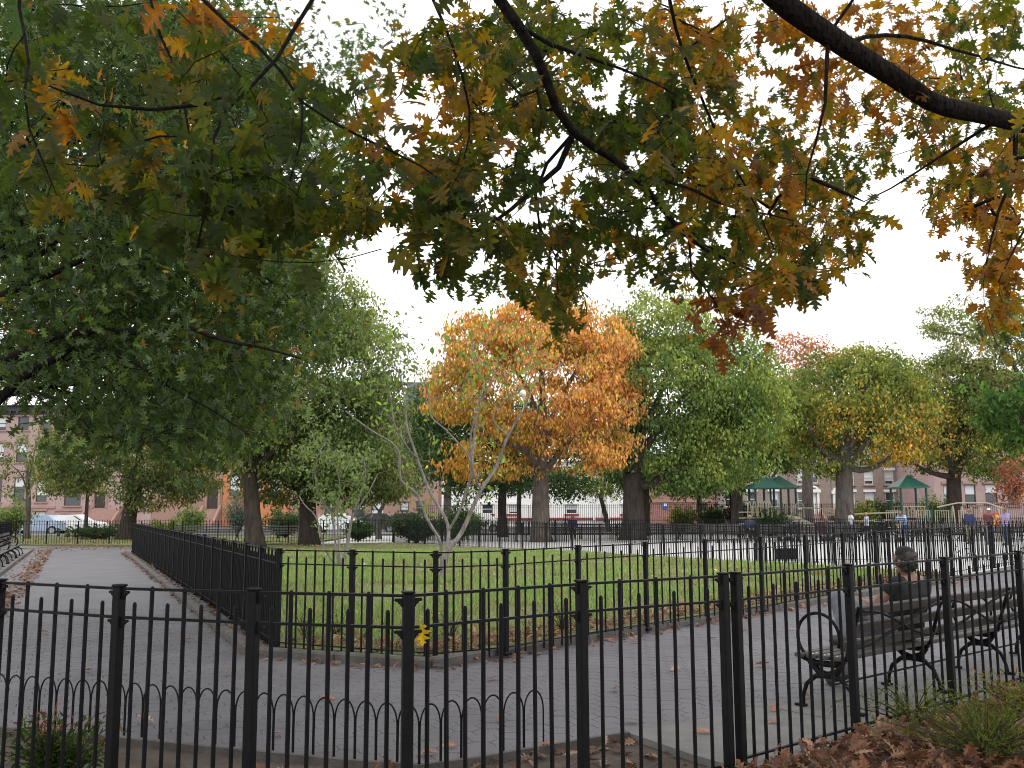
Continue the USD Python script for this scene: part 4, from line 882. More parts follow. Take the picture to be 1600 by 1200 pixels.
tree('yellowing tree with a forked grey trunk in front of the playground', 1318, 56, 30, 722, [(1330, 610, 105, 62), (1350, 570, 60, 30), (1290, 650, 60, 60), (1400, 640, 65, 60), (1340, 690, 110, 40), (1280, 715, 40, 24)], YG, [5, 5, 2, .3], 700, 46, 0.192, seed=33, droop=.45, clump=.8, sparse=.14,
     limbs=[[(1300, 715), (1275, 690), (1258, 655)], [(1345, 700), (1385, 650), (1410, 620)], [(1312, 660), (1310, 610)], [(1335, 680), (1350, 620), (1355, 570)], [(1345, 735), (1385, 720), (1400, 700)]], hot=[(1398, 715, 26, (.60, .36, .05), .75), (1290, 670, 24, (.55, .32, .05), .4), (1350, 660, 24, (.5, .33, .06), .3), (1430, 680, 30, (.5, .28, .07), .4)])
tree('green and gold tree behind the right-hand canopy', 1490, 60, 26, 745, [(1500, 670, 95, 62), (1450, 690, 60, 50), (1550, 700, 75, 52), (1470, 610, 85, 55), (1560, 630, 70, 50)], YG, [5, 4, 2, .5], 620, 46, 0.192, seed=34, droop=.4, clump=.8, bark='dark_bark',
     limbs=[[(1460, 740), (1430, 725)], [(1510, 700), (1525, 660)], [(1475, 700), (1455, 660)], [(1500, 680), (1500, 640)]], hot=[(1430, 690, 38, (.55, .32, .07), .5)], sparse=.2)
tree('tall thin-leaved pale green tree at the upper right, reaching above the others', 1640, 58, 24, 700, [(1560, 560, 95, 65), (1515, 500, 75, 32), (1600, 520, 70, 55), (1580, 620, 85, 65), (1480, 585, 50, 45)], [(.12, .155, .055), (.18, .21, .07), (.24, .24, .09), (.2, .16, .08)], [3, 3, 2, 1], 520, 40, 0.176, seed=35, clump=.7, bark='grey_bark', sparse=.24,
     limbs=[[(1600, 600), (1560, 545), (1470, 520)], [(1610, 620), (1570, 585), (1500, 570)], [(1620, 560), (1590, 500)]])
tree('rust-topped tree peeking above the green crowns behind the playground', 1262, 78, 18, 680, [(1262, 560, 42, 34), (1230, 545, 30, 22), (1300, 580, 40, 28), (1255, 620, 60, 50)], [(.42, .14, .06), (.38, .16, .07), (.3, .17, .07)], [2, 2, 1], 150, 40, 0.208, seed=36, clump=.9, sparse=.3)
tree('mid green tree filling the gap left of the left-hand green canopy', 1150, 63, 19, 735, [(1165, 665, 75, 70), (1215, 640, 50, 50), (1110, 690, 50, 50), (1235, 690, 35, 50)], GR, [4, 4, 3, 1], 480, 43, 0.192, seed=37, clump=.9, bark='grey_bark', hot=[(1225, 660, 40, (.3, .26, .05), .4)])
tree('thin dark trunked tree left of the playground canopies', 1142, 66, 9, 720, [(1120, 700, 55, 40), (1160, 715, 45, 30), (1125, 750, 55, 26), (1190, 700, 50, 40)], DG, [3, 3, 2], 210, 40, 0.208, seed=38, clump=.9, bark='dark_bark')
tree('shaded dark trunked tree close behind the large green tree', 1006, 62, 18, 740, [(1000, 725, 60, 35), (1060, 740, 60, 28)], DG, [3, 3, 2], 130, 40, 0.208, seed=39, clump=.9, bark='dark_bark')
tree('dark trunked tree just left of the orange oak', 786, 60, 15, 745, [(745, 700, 70, 40), (690, 690, 55, 60), (760, 745, 75, 28), (680, 640, 40, 45), (850, 695, 90, 40), (800, 660, 70, 40)], DG, [3, 4, 3], 460, 43, 0.208, seed=40, clump=.85, bark='dark_bark')
tree('slender grey trunked tree between the orange oak and its dark neighbour', 812, 66, 8, 760, [(815, 745, 40, 22), (880, 755, 45, 22)], DG, [3, 3, 3], 90, 37, 0.208, seed=41, clump=.9)
tree('spreading low tree with pale thin leaves in front of the white building', 952, 70, 8, 775, [(930, 745, 60, 28), (975, 760, 45, 20)], YG, [3, 4, 2, 0], 110, 34, 0.192, seed=42, clump=.8, lean=-14, sparse=.3)
tree('slim tree in front of the low red brick building', 1092, 72, 9, 760, [(1095, 735, 45, 32), (1060, 760, 30, 20)], DG, [2, 3, 3], 100, 40, 0.208, seed=43, clump=.9, bark='dark_bark')
# left side
tree('large dark green tree whose rounded crown edges the open sky', 402, 43, 27, 740, [(450, 560, 130, 120), (480, 470, 100, 80), (545, 560, 92, 95), (420, 430, 90, 60), (380, 640, 110, 90), (560, 660, 62, 80), (480, 690, 95, 62), (330, 620, 80, 80)], [(.07, .115, .04), (.12, .17, .055), (.18, .23, .075), (.26, .28, .10)], [3, 4, 3, 1.5], 1300, 49, 0.160, T_FAR, seed=51, clump=.7, bark='dark_bark', droop=.4, lean=-12,
     limbs=[[(380, 700), (350, 660), (320, 600)], [(410, 690), (440, 620), (470, 540)], [(430, 700), (480, 650), (530, 600)]])
tree('stout dark trunked tree at the back left of the lawn', 485, 46, 29, 765, [(490, 700, 100, 52), (555, 705, 65, 55), (430, 715, 70, 48), (590, 640, 40, 60), (545, 745, 75, 42), (435, 755, 60, 36), (605, 745, 40, 38)], OL, [3, 4, 2, 1], 620, 46, 0.160, T_FAR, seed=52, clump=.7, bark='dark_bark', droop=.4, lean=-4, limbs=[[(455, 760), (425, 735), (400, 715)], [(500, 730), (530, 700)]])
tree('leaning dark trunked tree beyond the end of the left path', 197, 57, 24, 745, [(215, 715, 115, 45), (130, 705, 70, 45), (290, 730, 75, 45), (200, 680, 120, 40), (330, 690, 60, 45), (285, 765, 30, 25), (235, 765, 45, 28), (110, 745, 50, 28)], [(.09, .125, .045), (.13, .16, .055), (.19, .175, .065), (.21, .14, .06)], [3, 4, 2, 1], 560, 46, 0.176, T_FAR, seed=53, clump=.8, bark='dark_bark', droop=.5, lean=16)
tree('thin black trunked street tree in front of the pink stoop', 137, 68, 6, 770, [(150, 755, 45, 20), (105, 745, 40, 22)], OL, [2, 3, 2, 2], 80, 34, 0.192, seed=54, clump=.8, bark='dark_bark', sparse=.2)
tree('nearly bare spreading tree in front of the pink house at the left edge', 44, 60, 9, 765, [(40, 715, 55, 35), (20, 760, 30, 25), (75, 740, 40, 22)], [(.10, .13, .04), (.15, .10, .05)], [2, 1], 80, 18, 0.176, seed=55, clump=.6, bark='grey_bark', sparse=.35, limbs=[[(55, 750), (80, 735), (100, 725)], [(35, 745), (15, 725)], [(48, 735), (55, 700)]])
tree('pale thin-crowned small tree at the back of the lawn, below the open sky', 593, 56, 8, 800, [(600, 745, 45, 38), (575, 715, 40, 40), (625, 770, 35, 20)], [(.12, .17, .06), (.17, .21, .08), (.2, .19, .09)], [3, 3, 1], 130, 27, 0.160, seed=56, clump=.6, sparse=.3, limbs=[[(577, 775), (570, 750)], [(610, 780), (630, 790)]])
tree('rusty red small tree at the far right edge', 1610, 50, 8, 780, [(1600, 745, 35, 30), (1585, 765, 25, 18)], [(.22, .08, .05), (.28, .12, .07)], [1, 1], 70, 27, 0.160, seed=57, clump=.6, sparse=.2)
tree('young green maple whose leafy branches reach in at the right edge', 1720, 30, 12, 700, [(1590, 640, 60, 34), (1560, 600, 40, 20), (1620, 690, 55, 30), (1660, 640, 60, 60)], [(.04, .09, .02), (.06, .12, .025), (.1, .15, .03)], [3, 3, 1], 170, 22, .19, T_FAR, seed=58, clump=.5, bark='dark_bark', sparse=.3)
tree('green crown closing the view behind the dark benches at centre', 700, 76, 14, 760, [(700, 700, 50, 50), (650, 720, 45, 45), (660, 660, 30, 40)], GR, [4, 3, 1, 0], 190, 40, 0.208, seed=59, clump=.9)
# ------------------------------------------------------------------ the two pale multi-stemmed small trees on the lawn
def stem_tree(label, base, d, stems, r0, twigs, n_leaf, pal, seed, spread, leaf=.13):
    r = np.random.default_rng(seed); b = np.array([*gp(*base, .05)[:2], .05]); d = b[1]
    t = thing('small_tree', b, label=label, cat='tree'); sk = Skel(); ids_all = []
    root = sk.add(b - [0, 0, .1], -1, r0 * 1.2, 0)
    for q, (par, w0, w1, pts) in enumerate(stems):
        dq = r.uniform(-1.3, 1.3); P_ = [at(x, y, d + dq * min(1, (i + 1) / 5) + r.normal(0, .05)) for i, (x, y) in enumerate(pts)]
        if par is None: ids = sk.line(P_, w0, w1, par=root, limb=q, step=.15)
        else:
            pa = ids_all[par]; k = pa[int(np.argmin([np.linalg.norm((sk.p[i] - P_[0]) * [1, .3, 1]) for i in pa]))]; ids = sk.line(P_[1:], w0, w1, par=k, limb=q, step=.15)
        ids_all.append(ids)
    src = [i for ids in ids_all for i in ids[len(ids) // 3:]]; tips = []
    for _ in range(twigs):
        k = int(r.choice(src)); td = rand_unit(r, 1)[0] * [1, 1, .5] + [0, 0, .7]; L = r.uniform(.25, spread)
        if len(tips) and r.random() < .4: k = int(r.choice(tips))
        tips.append(sk.attach(sk.p[k] + td / np.linalg.norm(td) * L, r, .15, .25, .004))
    te = np.array([sk.p[i] for i in tips]); lp = te[r.integers(0, len(te), n_leaf)] + r.normal(0, .09, (n_leaf, 3))
    col = mixcol(r, n_leaf, *pal)
    m, c = place(T_OVAL, lp, rand_unit(r, n_leaf) + [0, 0, -.4], rand_unit(r, n_leaf) + [0, 0, 1], r.uniform(.7, 1.3, n_leaf) * leaf, col, None, r); obj('crown', (m[0] - b, m[1]), 'far_leaf', t, lc=c, kind='stuff')
    ch = sk.finish(.004, 2.3)
    for pts, rr, lb in ch: pts -= b
    tw = MB()
    for pts, rr, lb in ch:
        if lb >= 0: obj('stem', tube(pts, rr, 10), 'pale_bark', t, smooth=True)
        else: tw.tube(pts, rr, 5, False)
    obj('twigs', tw, 'pale_bark', t, kind='stuff')
stem_tree('pale grey forked small tree with few leaves standing on the lawn', (690, 907), 22,
    [(None, .04, .016, [(690, 857), (667, 810), (651, 772), (625, 747), (624, 710), (612, 692), (592, 680), (572, 667), (540, 642)]),
     (None, .05, .014, [(699, 857), (701, 831), (670, 765), (650, 710), (635, 660), (632, 622), (626, 592), (612, 560)]),
     (1, .025, .012, [(650, 710), (627, 685), (615, 660), (612, 635), (606, 600)]),
     (1, .035, .013, [(703, 831), (730, 765), (737, 732), (730, 710), (712, 688), (697, 672), (672, 647), (670, 622), (660, 590)]),
     (3, .032, .013, [(737, 732), (742, 672), (750, 622), (757, 600), (742, 572), (738, 530)]),
     (None, .066, .013, [(702, 857), (715, 842), (752, 765), (775, 730), (792, 685), (817, 640), (837, 597), (860, 580), (880, 568)]),
     (5, .028, .011, [(752, 765), (739, 735), (735, 690), (745, 640), (765, 600), (778, 560)]),
     (5, .022, .01, [(795, 680), (770, 650), (790, 625), (815, 608), (830, 575)])], .085, 320, 560, ([(.13, .24, .04), (.19, .27, .05), (.26, .26, .05)], [3, 3, 1]), 71, 1.1, .14)
stem_tree('slim grey multi-stemmed small tree left of the paler forked one', (533, 888), 27,
    [(None, .035, .013, [(507, 855), (492, 805), (477, 790), (468, 775)]), (None, .036, .012, [(525, 857), (520, 810), (497, 772), (492, 735), (500, 705)]),
     (None, .036, .012, [(529, 840), (527, 797), (531, 760), (520, 720)]), (None, .055, .014, [(542, 855), (550, 810), (565, 765), (571, 745), (565, 710)]), (3, .03, .012, [(555, 800), (575, 770), (590, 740)])], .07, 120, 1500, ([(.11, .165, .055), (.15, .20, .07), (.08, .12, .045)], [3, 2, 2]), 72, 1.0, .12)

# ------------------------------------------------------------------ grass, shrubs and fallen leaves
r3 = np.random.default_rng(99)
def in_poly(poly, pts): return contains_xy(poly, pts[:, 0], pts[:, 1])
gpts = np.column_stack([r3.uniform(-14, 14, 420000), 10.7 + 27 * r3.random(420000) ** 1.5]); gpts = gpts[in_poly(lawn_poly.buffer(-.1), gpts)]
px = 800 + F * gpts[:, 0] / gpts[:, 1]; gpts = gpts[(px > 380) & (px < 1640)]
pn = meshkit.fbm(np.column_stack([gpts * .45, np.zeros(len(gpts))]), 4, 3); near_edge = np.array(lawn_poly.exterior.coords)
from shapely import points as _pts, distance as _dist
dB = _dist(LineString([A, B, CC]), _pts(gpts)); keep = (r3.random(len(gpts)) < np.clip((pn - .33) * 4.5, .05, 1) * np.clip((dB - .25) / 1.8, .10, 1)); gpts, pn, dB = gpts[keep][:150000], pn[keep][:150000], dB[keep][:150000]
n = len(gpts); h = r3.uniform(.05, .13, n) * (1 + .3 * (gpts[:, 1] > 18)); a = r3.uniform(0, 2 * pi, n); lean = r3.normal(0, .4, (n, 2)); w = r3.uniform(.004, .008, n) * (1 + (gpts[:, 1] - 10) / 12)
base = np.column_stack([gpts, np.full(n, .045)]); sd = np.column_stack([np.cos(a) * w, np.sin(a) * w, np.zeros(n)])
tip = base + np.column_stack([lean * h[:, None], h])
v = np.stack([base - sd, base + sd, tip], 1).reshape(-1, 3); f = np.arange(3 * n).reshape(-1, 3)
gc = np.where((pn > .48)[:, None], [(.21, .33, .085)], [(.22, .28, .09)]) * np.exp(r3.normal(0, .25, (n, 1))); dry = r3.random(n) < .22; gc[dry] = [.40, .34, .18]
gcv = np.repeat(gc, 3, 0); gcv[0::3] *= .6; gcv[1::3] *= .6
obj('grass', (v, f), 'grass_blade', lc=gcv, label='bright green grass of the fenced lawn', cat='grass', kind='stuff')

def litter(name, label, pts, z, size, pal, wts, seed, flat=.35, tmpl=T_OAKS, mt='dead_leaf'):
    r = np.random.default_rng(seed); n = len(pts); p = np.column_stack([pts, z if np.ndim(z) else np.full(n, z)]); p[:, 2] += r.random(n) * .02
    ax = np.column_stack([rand_unit(r, n)[:, :2], r.normal(0, flat, n)]); nr = np.column_stack([r.normal(0, flat, (n, 2)), np.ones(n)])
    m, c = place(tmpl, p, ax, nr, r.uniform(.7, 1.25, n) * size, mixcol(r, n, pal, wts, .3), mixcol(r, n, pal, wts, .3), r)
    return obj(name, m, mt, lc=c, label=label, cat='leaves', kind='stuff')
DEAD = [(.17, .075, .04), (.22, .11, .06), (.11, .05, .03), (.28, .17, .10), (.07, .035, .025)]; DW = [4, 3, 3, 2, 2]
def in_view(p, m=60, ymax=1230): 
    x = 800 + F * p[:, 0] / p[:, 1]; return (x > -m) & (x < 1600 + m)
q = np.column_stack([r3.uniform(.4, 8, 26000), r3.uniform(3.5, 12, 26000)]); q = q[in_poly(bed_poly.buffer(-.03), q) & in_view(q)]; q = q[:8200]
litter('leaf_litter', 'deep bed of brown fallen oak leaves at the lower right, in front of the fence', q, .02 + .05 * r3.random(len(q)) ** 2 + .05 * meshkit.noise(np.column_stack([q * 2.2, np.zeros(len(q))])), .095, DEAD, DW, 1, .7)
q = np.column_stack([r3.uniform(-6, 1.6, 5000), r3.uniform(4.5, 8, 5000)]); q = q[~in_poly(path_poly.buffer(.03), q) & ~in_poly(strip_poly, q) & ~in_poly(bed_poly, q)]
den = meshkit.noise(np.column_stack([q * 1.5, np.zeros(len(q))])); q = q[den + .25 * (q[:, 0] > 0) > .62][:420]
litter('leaf_litter', 'scattered brown leaves on the bare soil bed below the hoops', q, -.03, .10, DEAD + [(.33, .24, .16)], DW + [2], 2, .4)
def along(pts, n, spread, r):
    pts = np.array(pts); seg = np.linalg.norm(np.diff(pts, axis=0), axis=1); k = r.choice(len(seg), n, p=seg / seg.sum()); t = r.random(n)[:, None]; d = (pts[k + 1] - pts[k]) / seg[k][:, None]
    return pts[k] * (1 - t) + pts[k + 1] * t + np.column_stack([-d[:, 1], d[:, 0]]) * (spread[0] + np.abs(r.normal(0, 1, n)) * spread[1])[:, None]
q = along([A, B, CC], 2600, (.05, .6), r3); litter('leaf_litter', 'brown leaves drifted inside the front fence of the lawn', q, .075, .10, DEAD + [(.36, .24, .14)], DW + [3], 3, .45, T_LOBE)
q = along([off(A, (-.32, -.42)), off(B, (-.03, -.55)), off(CC, (.4, -.4))], 260, (-.02, -.14), r3); litter('leaf_litter', 'brown leaves lying against the kerb in front of the lawn', q, .012, .10, DEAD + [(.4, .2, .12)], DW + [2], 4, .35)
q = np.vstack([along([off(FL, (-.4, -.2)), off(A, (-.35, -.2))], 900, (.0, .3), r3), along([(-20.0, 42.3), (-12, 24.6), (-6.2, 11.5)], 900, (0, -.3), r3), np.column_stack([r3.uniform(-22, -15, 500), r3.normal(44.5, 1.6, 500)])])
litter('leaf_litter', 'brown leaves gathered along both sides of the left path', q, .012, .11, DEAD + [(.25, .14, .06)], DW + [2], 5, .3, T_LOBE)
q = np.column_stack([r3.uniform(-14, 12, 6000), r3.uniform(11, 46, 6000)]); q = q[in_poly(lawn_poly.buffer(-.2), q)][:1500]
litter('leaf_litter', 'pale and brown leaves scattered over the lawn', q, .09, .11, [(.36, .25, .12), (.3, .16, .07), (.45, .36, .18)], [2, 2, 1], 6, .4, T_LOBE)
q = np.column_stack([r3.uniform(-45, -6, 9000), r3.uniform(48, 64, 9000)]); q = q[in_poly(lb, q)][:2600]
litter('leaf_litter', 'leaves on the grass beyond the far left fence', q, .045, .14, [(.25, .15, .06), (.2, .11, .05), (.3, .24, .08)], [2, 2, 1], 8, .4, T_LOBE)
# leaves on the path that can be counted
spots = [(115, 962), (140, 1050), (240, 1130), (350, 1055), (712, 1164), (685, 1178), (1000, 1128), (985, 1003), (1085, 1145), (1216, 1107), (1217, 1128), (1150, 985), (1165, 984), (1105, 995), (1232, 983), (660, 952), (780, 1060), (870, 1165), (778, 1124), (905, 1080), (440, 1150), (60, 990), (300, 1000), (1255, 1090), (960, 1080), (500, 1090), (1180, 1040), (1060, 1045)]
BAYS = [(-999, 'left of the leftmost full fence post'), (187, 'just right of the leftmost full fence post'), (397, 'just left of the fence corner post'), (638, 'just right of the fence corner post'), (908, 'left of the doubled fence posts'), (1140, 'between the doubled posts and the bench')]
bay = [max(i for i, q in enumerate(BAYS) if x > q[0]) for x, y in spots]
ORD = ['nearest', 'second nearest', 'third nearest', 'fourth nearest', 'fifth nearest', 'sixth nearest', 'seventh nearest', 'eighth nearest', 'ninth nearest', 'tenth nearest']
for k, (x, y) in enumerate(spots):
    rank = sorted([yy for (xx, yy), bb in zip(spots, bay) if bb == bay[k]], reverse=True).index(y)
    c = mixcol(r3, 1, [(.38, .17, .10), (.42, .28, .18), (.27, .10, .05)], [3, 2, 2], .15); m, cc = place(T_OAKS, np.zeros((1, 3)), np.array([[r3.normal(), r3.normal(), .15]]), np.array([[r3.normal(0, .3), r3.normal(0, .3), 1.0]]), np.array([r3.uniform(.10, .15)]), c, c * .8, r3)
    m[0][:, 2] -= m[0][:, 2].min(); t = thing('fallen_leaf', tuple(gp(x, y, .012)), label=f'{ORD[rank]} loose leaf on the path {BAYS[bay[k]][1]}', cat='leaf', group='single leaves lying on the path'); obj('blade', m, 'dead_leaf', t, lc=cc)
# the yellow leaf caught on the near fence
p = gp(638, 927, Hn) + [.06, .03, 0]; p[2] = at(656, 975, p[1])[2]
m, cc = place(T_OAK[:1], np.zeros((1, 3)), np.array([[.1, .05, -1.0]]), np.array([[.2, -1, .1]]), np.array([.11]), np.array([[.55, .38, .03]]), np.array([[.5, .3, .03]]), r3)
t = thing('fallen_leaf', tuple(p), label='yellow leaf caught upright on the near fence beside its corner post', cat='leaf'); obj('blade', m, 'leaf', t, lc=cc)

def shrub(label, c, rx, ry, rz, n_stem, n_leaf, pal, leaf, seed, tmpl=T_OVAL, bark='dark_bark', up=.6, name='shrub', mats='leaf', width=1.0, tips=None):
    r = np.random.default_rng(seed); c = np.array([*c[:2], c[2] if len(c) > 2 else 0.0]); t = thing(name, c, label=label, cat='shrub'); st = MB(); ends = []
    for _ in range(n_stem):
        u = rand_unit(r, 1)[0]; u[2] = abs(u[2]) + up; u /= np.linalg.norm(u); e = u * [rx, ry, rz] * r.uniform(.55, 1.05); mid = e * .5 * [.7, .7, 1.25]
        q = np.array([[0, 0, -.03], mid, e]) + r.normal(0, .01, (3, 3)); tt = np.linspace(0, 1, 6)[:, None]; line = (1 - tt) ** 2 * q[0] + 2 * tt * (1 - tt) * q[1] + tt ** 2 * q[2]
        st.tube(line, np.linspace(.008, .002, 6) * max(1, rz), 4, False); ends += list(line[2:])
    ends = np.array(ends); k = r.integers(0, len(ends), n_leaf); lp = ends[k] + r.normal(0, .06, (n_leaf, 3)) * max(.5, rz); lp[:, 2] = np.abs(lp[:, 2])
    ax = lp / np.linalg.norm(lp, axis=1, keepdims=True) * .6 + rand_unit(r, n_leaf) * .7; col = mixcol(r, n_leaf, *pal)
    if tips is not None: k2 = r.random(n_leaf) < np.clip((lp[:, 2] / rz - .55) * 1.4, 0, .7); col[k2] = np.array(tips) * np.exp(r.normal(0, .25, (int(k2.sum()), 1)))
    m, cc = place(tmpl, lp, ax, rand_unit(r, n_leaf) + [0, 0, .8], r.uniform(.7, 1.3, n_leaf) * leaf, col, None, r, width); obj('foliage', m, mats, t, lc=cc, kind='stuff'); obj('stems', st, bark, t, kind='stuff')
    return t
shrub('low green shrub with reddish seed heads at the lower left corner', gp(95, 1222, -.03), .46, .38, .40, 60, 1500, ([(.03, .055, .014), (.045, .075, .02), (.02, .04, .013)], [3, 2, 2]), .055, 1, T_LANCE, tips=(.14, .05, .04))
shrub('feathery green shrub growing through the brown leaves at the lower right', gp(1540, 1185, .05), .75, .6, .42, 70, 2600, ([(.055, .075, .014), (.085, .10, .02), (.035, .055, .014)], [3, 2, 2]), .045, 2, T_LANCE, width=.55, up=.35)
shrub('sprawling yellow-green twigs in front of the bench end', gp(1425, 1128, .05), .5, .35, .34, 26, 700, ([(.065, .085, .016), (.09, .11, .02)], [1, 1]), .045, 3, T_LANCE, width=.55, up=.3)
shrub('brown twiggy low shrub beside the leaf bed at the right edge', gp(1600, 1120, .05), .5, .4, .3, 40, 900, ([(.12, .07, .04), (.09, .11, .03)], [1, 1]), .05, 4, T_LANCE, up=.4)
for label, (x, y), rx, rz, pal, sd in [('dark clipped evergreen bush behind the pale forked tree', (715, 846), 1.7, 1.9, DG, 11), ('dark round evergreen bush left of the pale forked tree', (650, 846), 1.9, 1.7, DG, 12), ('dark green bush behind the stout trunk at the back of the lawn', (560, 842), 1.3, 1.2, DG, 13),
        ('low dark green hedge mound beyond the left path', (150, 840), 3.4, .9, DG, 14), ('low green hedge beyond the left fence below the pink stoop', (265, 838), 3.0, 1.2, GR[:3], 15), ('green bush beside the brown steps at the left', (300, 832), 1.6, 2.0, GR[:3], 16), ('green bush at the far left edge below the pink house', (15, 836), 2.0, 2.6, GR[:3], 17),
        ('dark bush between the large trunks left of the lawn', (445, 838), 2.2, 1.9, DG, 18), ('leafy shrub below the left-hand green canopy', (1205, 835), 1.8, 1.7, DG, 19)]:
    p = gp(x, y + 3, 0); shrub(label, p, rx, rx * .7, rz, 60, 3400, (pal, [1] * len(pal)), .13, sd, T_FAR, mats='far_leaf')
for label, x, dd_, rx, rz, pal, sd in [('pale green bush before the low red brick building', 1066, 66, 1.5, 1.9, YG[:3], 41), ('round dark bush right of the low red brick building', 1116, 66.5, 1.7, 2.2, DG, 42), ('green bush under the forked grey tree', 1345, 63, 1.6, 2.2, YG[:3], 43),
        ('dark green bush left of the single green canopy', 1385, 66, 1.8, 2.4, DG, 44), ('green bush right of the single green canopy', 1462, 66, 1.7, 2.6, GR[:3], 45), ('small dark bush behind the seated grey haired person', 1160, 66, 1.5, 2.0, DG, 46), ('yellowish bush left of the orange oak trunk in front of the white building', 735, 66, 1.4, 1.5, YG[:3], 47)]:
    shrub(label, (X(x, dd_), dd_, 0), rx, rx * .7, rz, 60, 3000, (pal, [1] * len(pal)), .15, sd, T_FAR, mats='far_leaf')
p = gp(372, 836, 0); shrub('bluish conifer bush between the brown steps and the large trunk', p, 1.6, 1.4, 3.0, 70, 3600, ([(.10, .15, .14), (.15, .20, .19), (.07, .11, .10)], [1, 1, 1]), .13, 20, T_SLIM, mats='far_leaf')
for k, (x, y) in enumerate([(1035, 838), (470, 1003), (700, 1005), (880, 990), (520, 1000)]):
    if k == 0: continue
    shrub(['', 'wispy weed inside the lawn fence by its left corner', 'dry stalks inside the lawn fence at its bend', 'small leafy weed inside the lawn fence near the fourth post', 'bare grey twigs inside the lawn fence left of its bend'][k], gp(x, y, .05) + [0, .25, 0], .28, .2, .42, 16, 60, ([(.10, .13, .05), (.13, .10, .05)], [2, 1]), .04, 30 + k, T_OVAL)
# ------------------------------------------------------------------ benches
def arc(c, r, a0, a1, n, x=0.0): return [(x, c[0] + r * math.cos(t), c[1] + r * math.sin(t)) for t in np.linspace(a0, a1, n)]
def bench(label, loc, rz, L=2.8, stations=3, fine=True, group=None, wood='bench_wood'):
    """local x along the bench, y towards the sitter's knees"""
    t = thing('park_bench', loc, rz, label=label, cat='bench', group=group); sp = L / (stations - 1)
    for k, y in enumerate((.09, .20, .31, .42)):
        m = MB(); m.cbox((L / 2, y, .415), (L + .12, .09, .035), .008); obj('seat_slat', m, wood, t)
    for k, (y, z) in enumerate(((.02, .52), (-.025, .655), (-.07, .79))):
        m = MB(); m.cbox((0, 0, 0), (L + .1, .032, .085), .008); v, f = m.mesh(); a = .32; v = v @ np.array([[1, 0, 0], [0, math.cos(a), math.sin(a)], [0, -math.sin(a), math.cos(a)]]); obj('back_slat', (v + [L / 2, y, z], f), wood, t)
    for s in range(stations):
        x = s * sp; m = MB()
        m.tube([(x, .43, .395), (x, .30, .36), (x, .14, .36), (x, .04, .395)], [.018, .026, .026, .02], 8)
        m.tube([(x, .03, .40), (x, -.005, .52), (x, -.05, .66), (x, -.105, .83)], .017, 8)
        m.tube([(x, .36, .365), (x, .27, .29), (x, .20, .27), (x, .12, .30), (x, .06, .37)], [.02, .03, .03, .03, .02], 8)
        obj('frame', m, 'black_iron', t)
        m = MB(); m.tube([(x, .20, .275), (x, .31, .255), (x, .395, .185), (x, .43, .09), (x, .435, .0)], [.03, .021, .018, .016, .018], 8); m.cbox((x, .455, .012), (.05, .1, .022), .006); obj('leg', m, 'black_iron', t)
        m = MB(); m.tube([(x, .20, .275), (x, .09, .255), (x, .01, .185), (x, -.03, .09), (x, -.045, .0)], [.03, .021, .018, .016, .018], 8); m.cbox((x, -.06, .012), (.05, .1, .022), .006); obj('leg', m, 'black_iron', t)
        if fine or s in (0, stations - 1):
            m = MB(); m.tube(arc((.27, .565), .19, -.75 * pi / 2, pi * 1.12, 22, x), .0135, 8); obj('arm_hoop', m, 'black_iron', t)
        if fine:
            b = MB()
            for y in (.09, .20, .31, .42):
                for dx in (-.03, .03): b.lathe([(.009, .432), (.008, .437), (.0001, .439)], (x + dx, y, 0), 6)
            obj('bolts', b, 'chrome', t)
    if fine:
        for s in range(stations - 1):
            for q, (z0, z1) in enumerate(((.80, .50), (.50, .80))):
                x0 = s * sp; tt = np.linspace(0, 1, 14); zz = z0 + (z1 - z0) * (3 * tt ** 2 - 2 * tt ** 3); yy = .035 - .38 * (zz - .42) - .012 - .016 * (q + 1)
                m = MB(); m.tube(np.column_stack([x0 + tt * sp, yy, zz]), .012, 6); obj('brace', m, 'black_iron', t)
        m = MB(); m.tube([(-.02, .17, .20), (L + .02, .17, .20)], .009, 6); obj('stretcher', m, 'black_iron', t)
    return t
bo = gp(1332, 1118, .0); bax = np.array([.755, .656]); brz = math.atan2(bax[1], bax[0]); bno = np.array([-bax[1], bax[0]])
bench('dark slatted bench with hoop armrests behind the near fence, a man sitting on it', (bo[0], bo[1], .008), brz, 4.2, 4)
fb = bench('long slatted park bench in front of the fence at the back left of the lawn', (*gp(478, 848)[:2] + [0, 1.2], .03), pi, 3.4, 3, False, wood='far_bench_wood')
p0 = gp(478, 848)
dup(fb, (p0[0] - 3.9, p0[1] + 1.3, .03), pi, 'slatted park bench at the back of the lawn, left one of the two')
a, b = np.array([-7.4, 10.6]), np.array([-21.3, 42.2]); u = (b - a) / np.linalg.norm(b - a)
row = [dup(fb, (*(a + u * s), .03), math.atan2(u[1], u[0]) + pi, g, group=None) for s, g in []]
for k in range(6):
    q = a + u * (9.5 + k * 3.95) + np.array([-u[1], u[0]]) * .12
    dup(fb, (*q, .03), math.atan2(u[1], u[0]) + pi, ['nearest', 'second nearest', 'third nearest', 'fourth nearest', 'second farthest', 'farthest'][k] + ' bench of the row along the left side of the path', group='benches in a row along the left path')
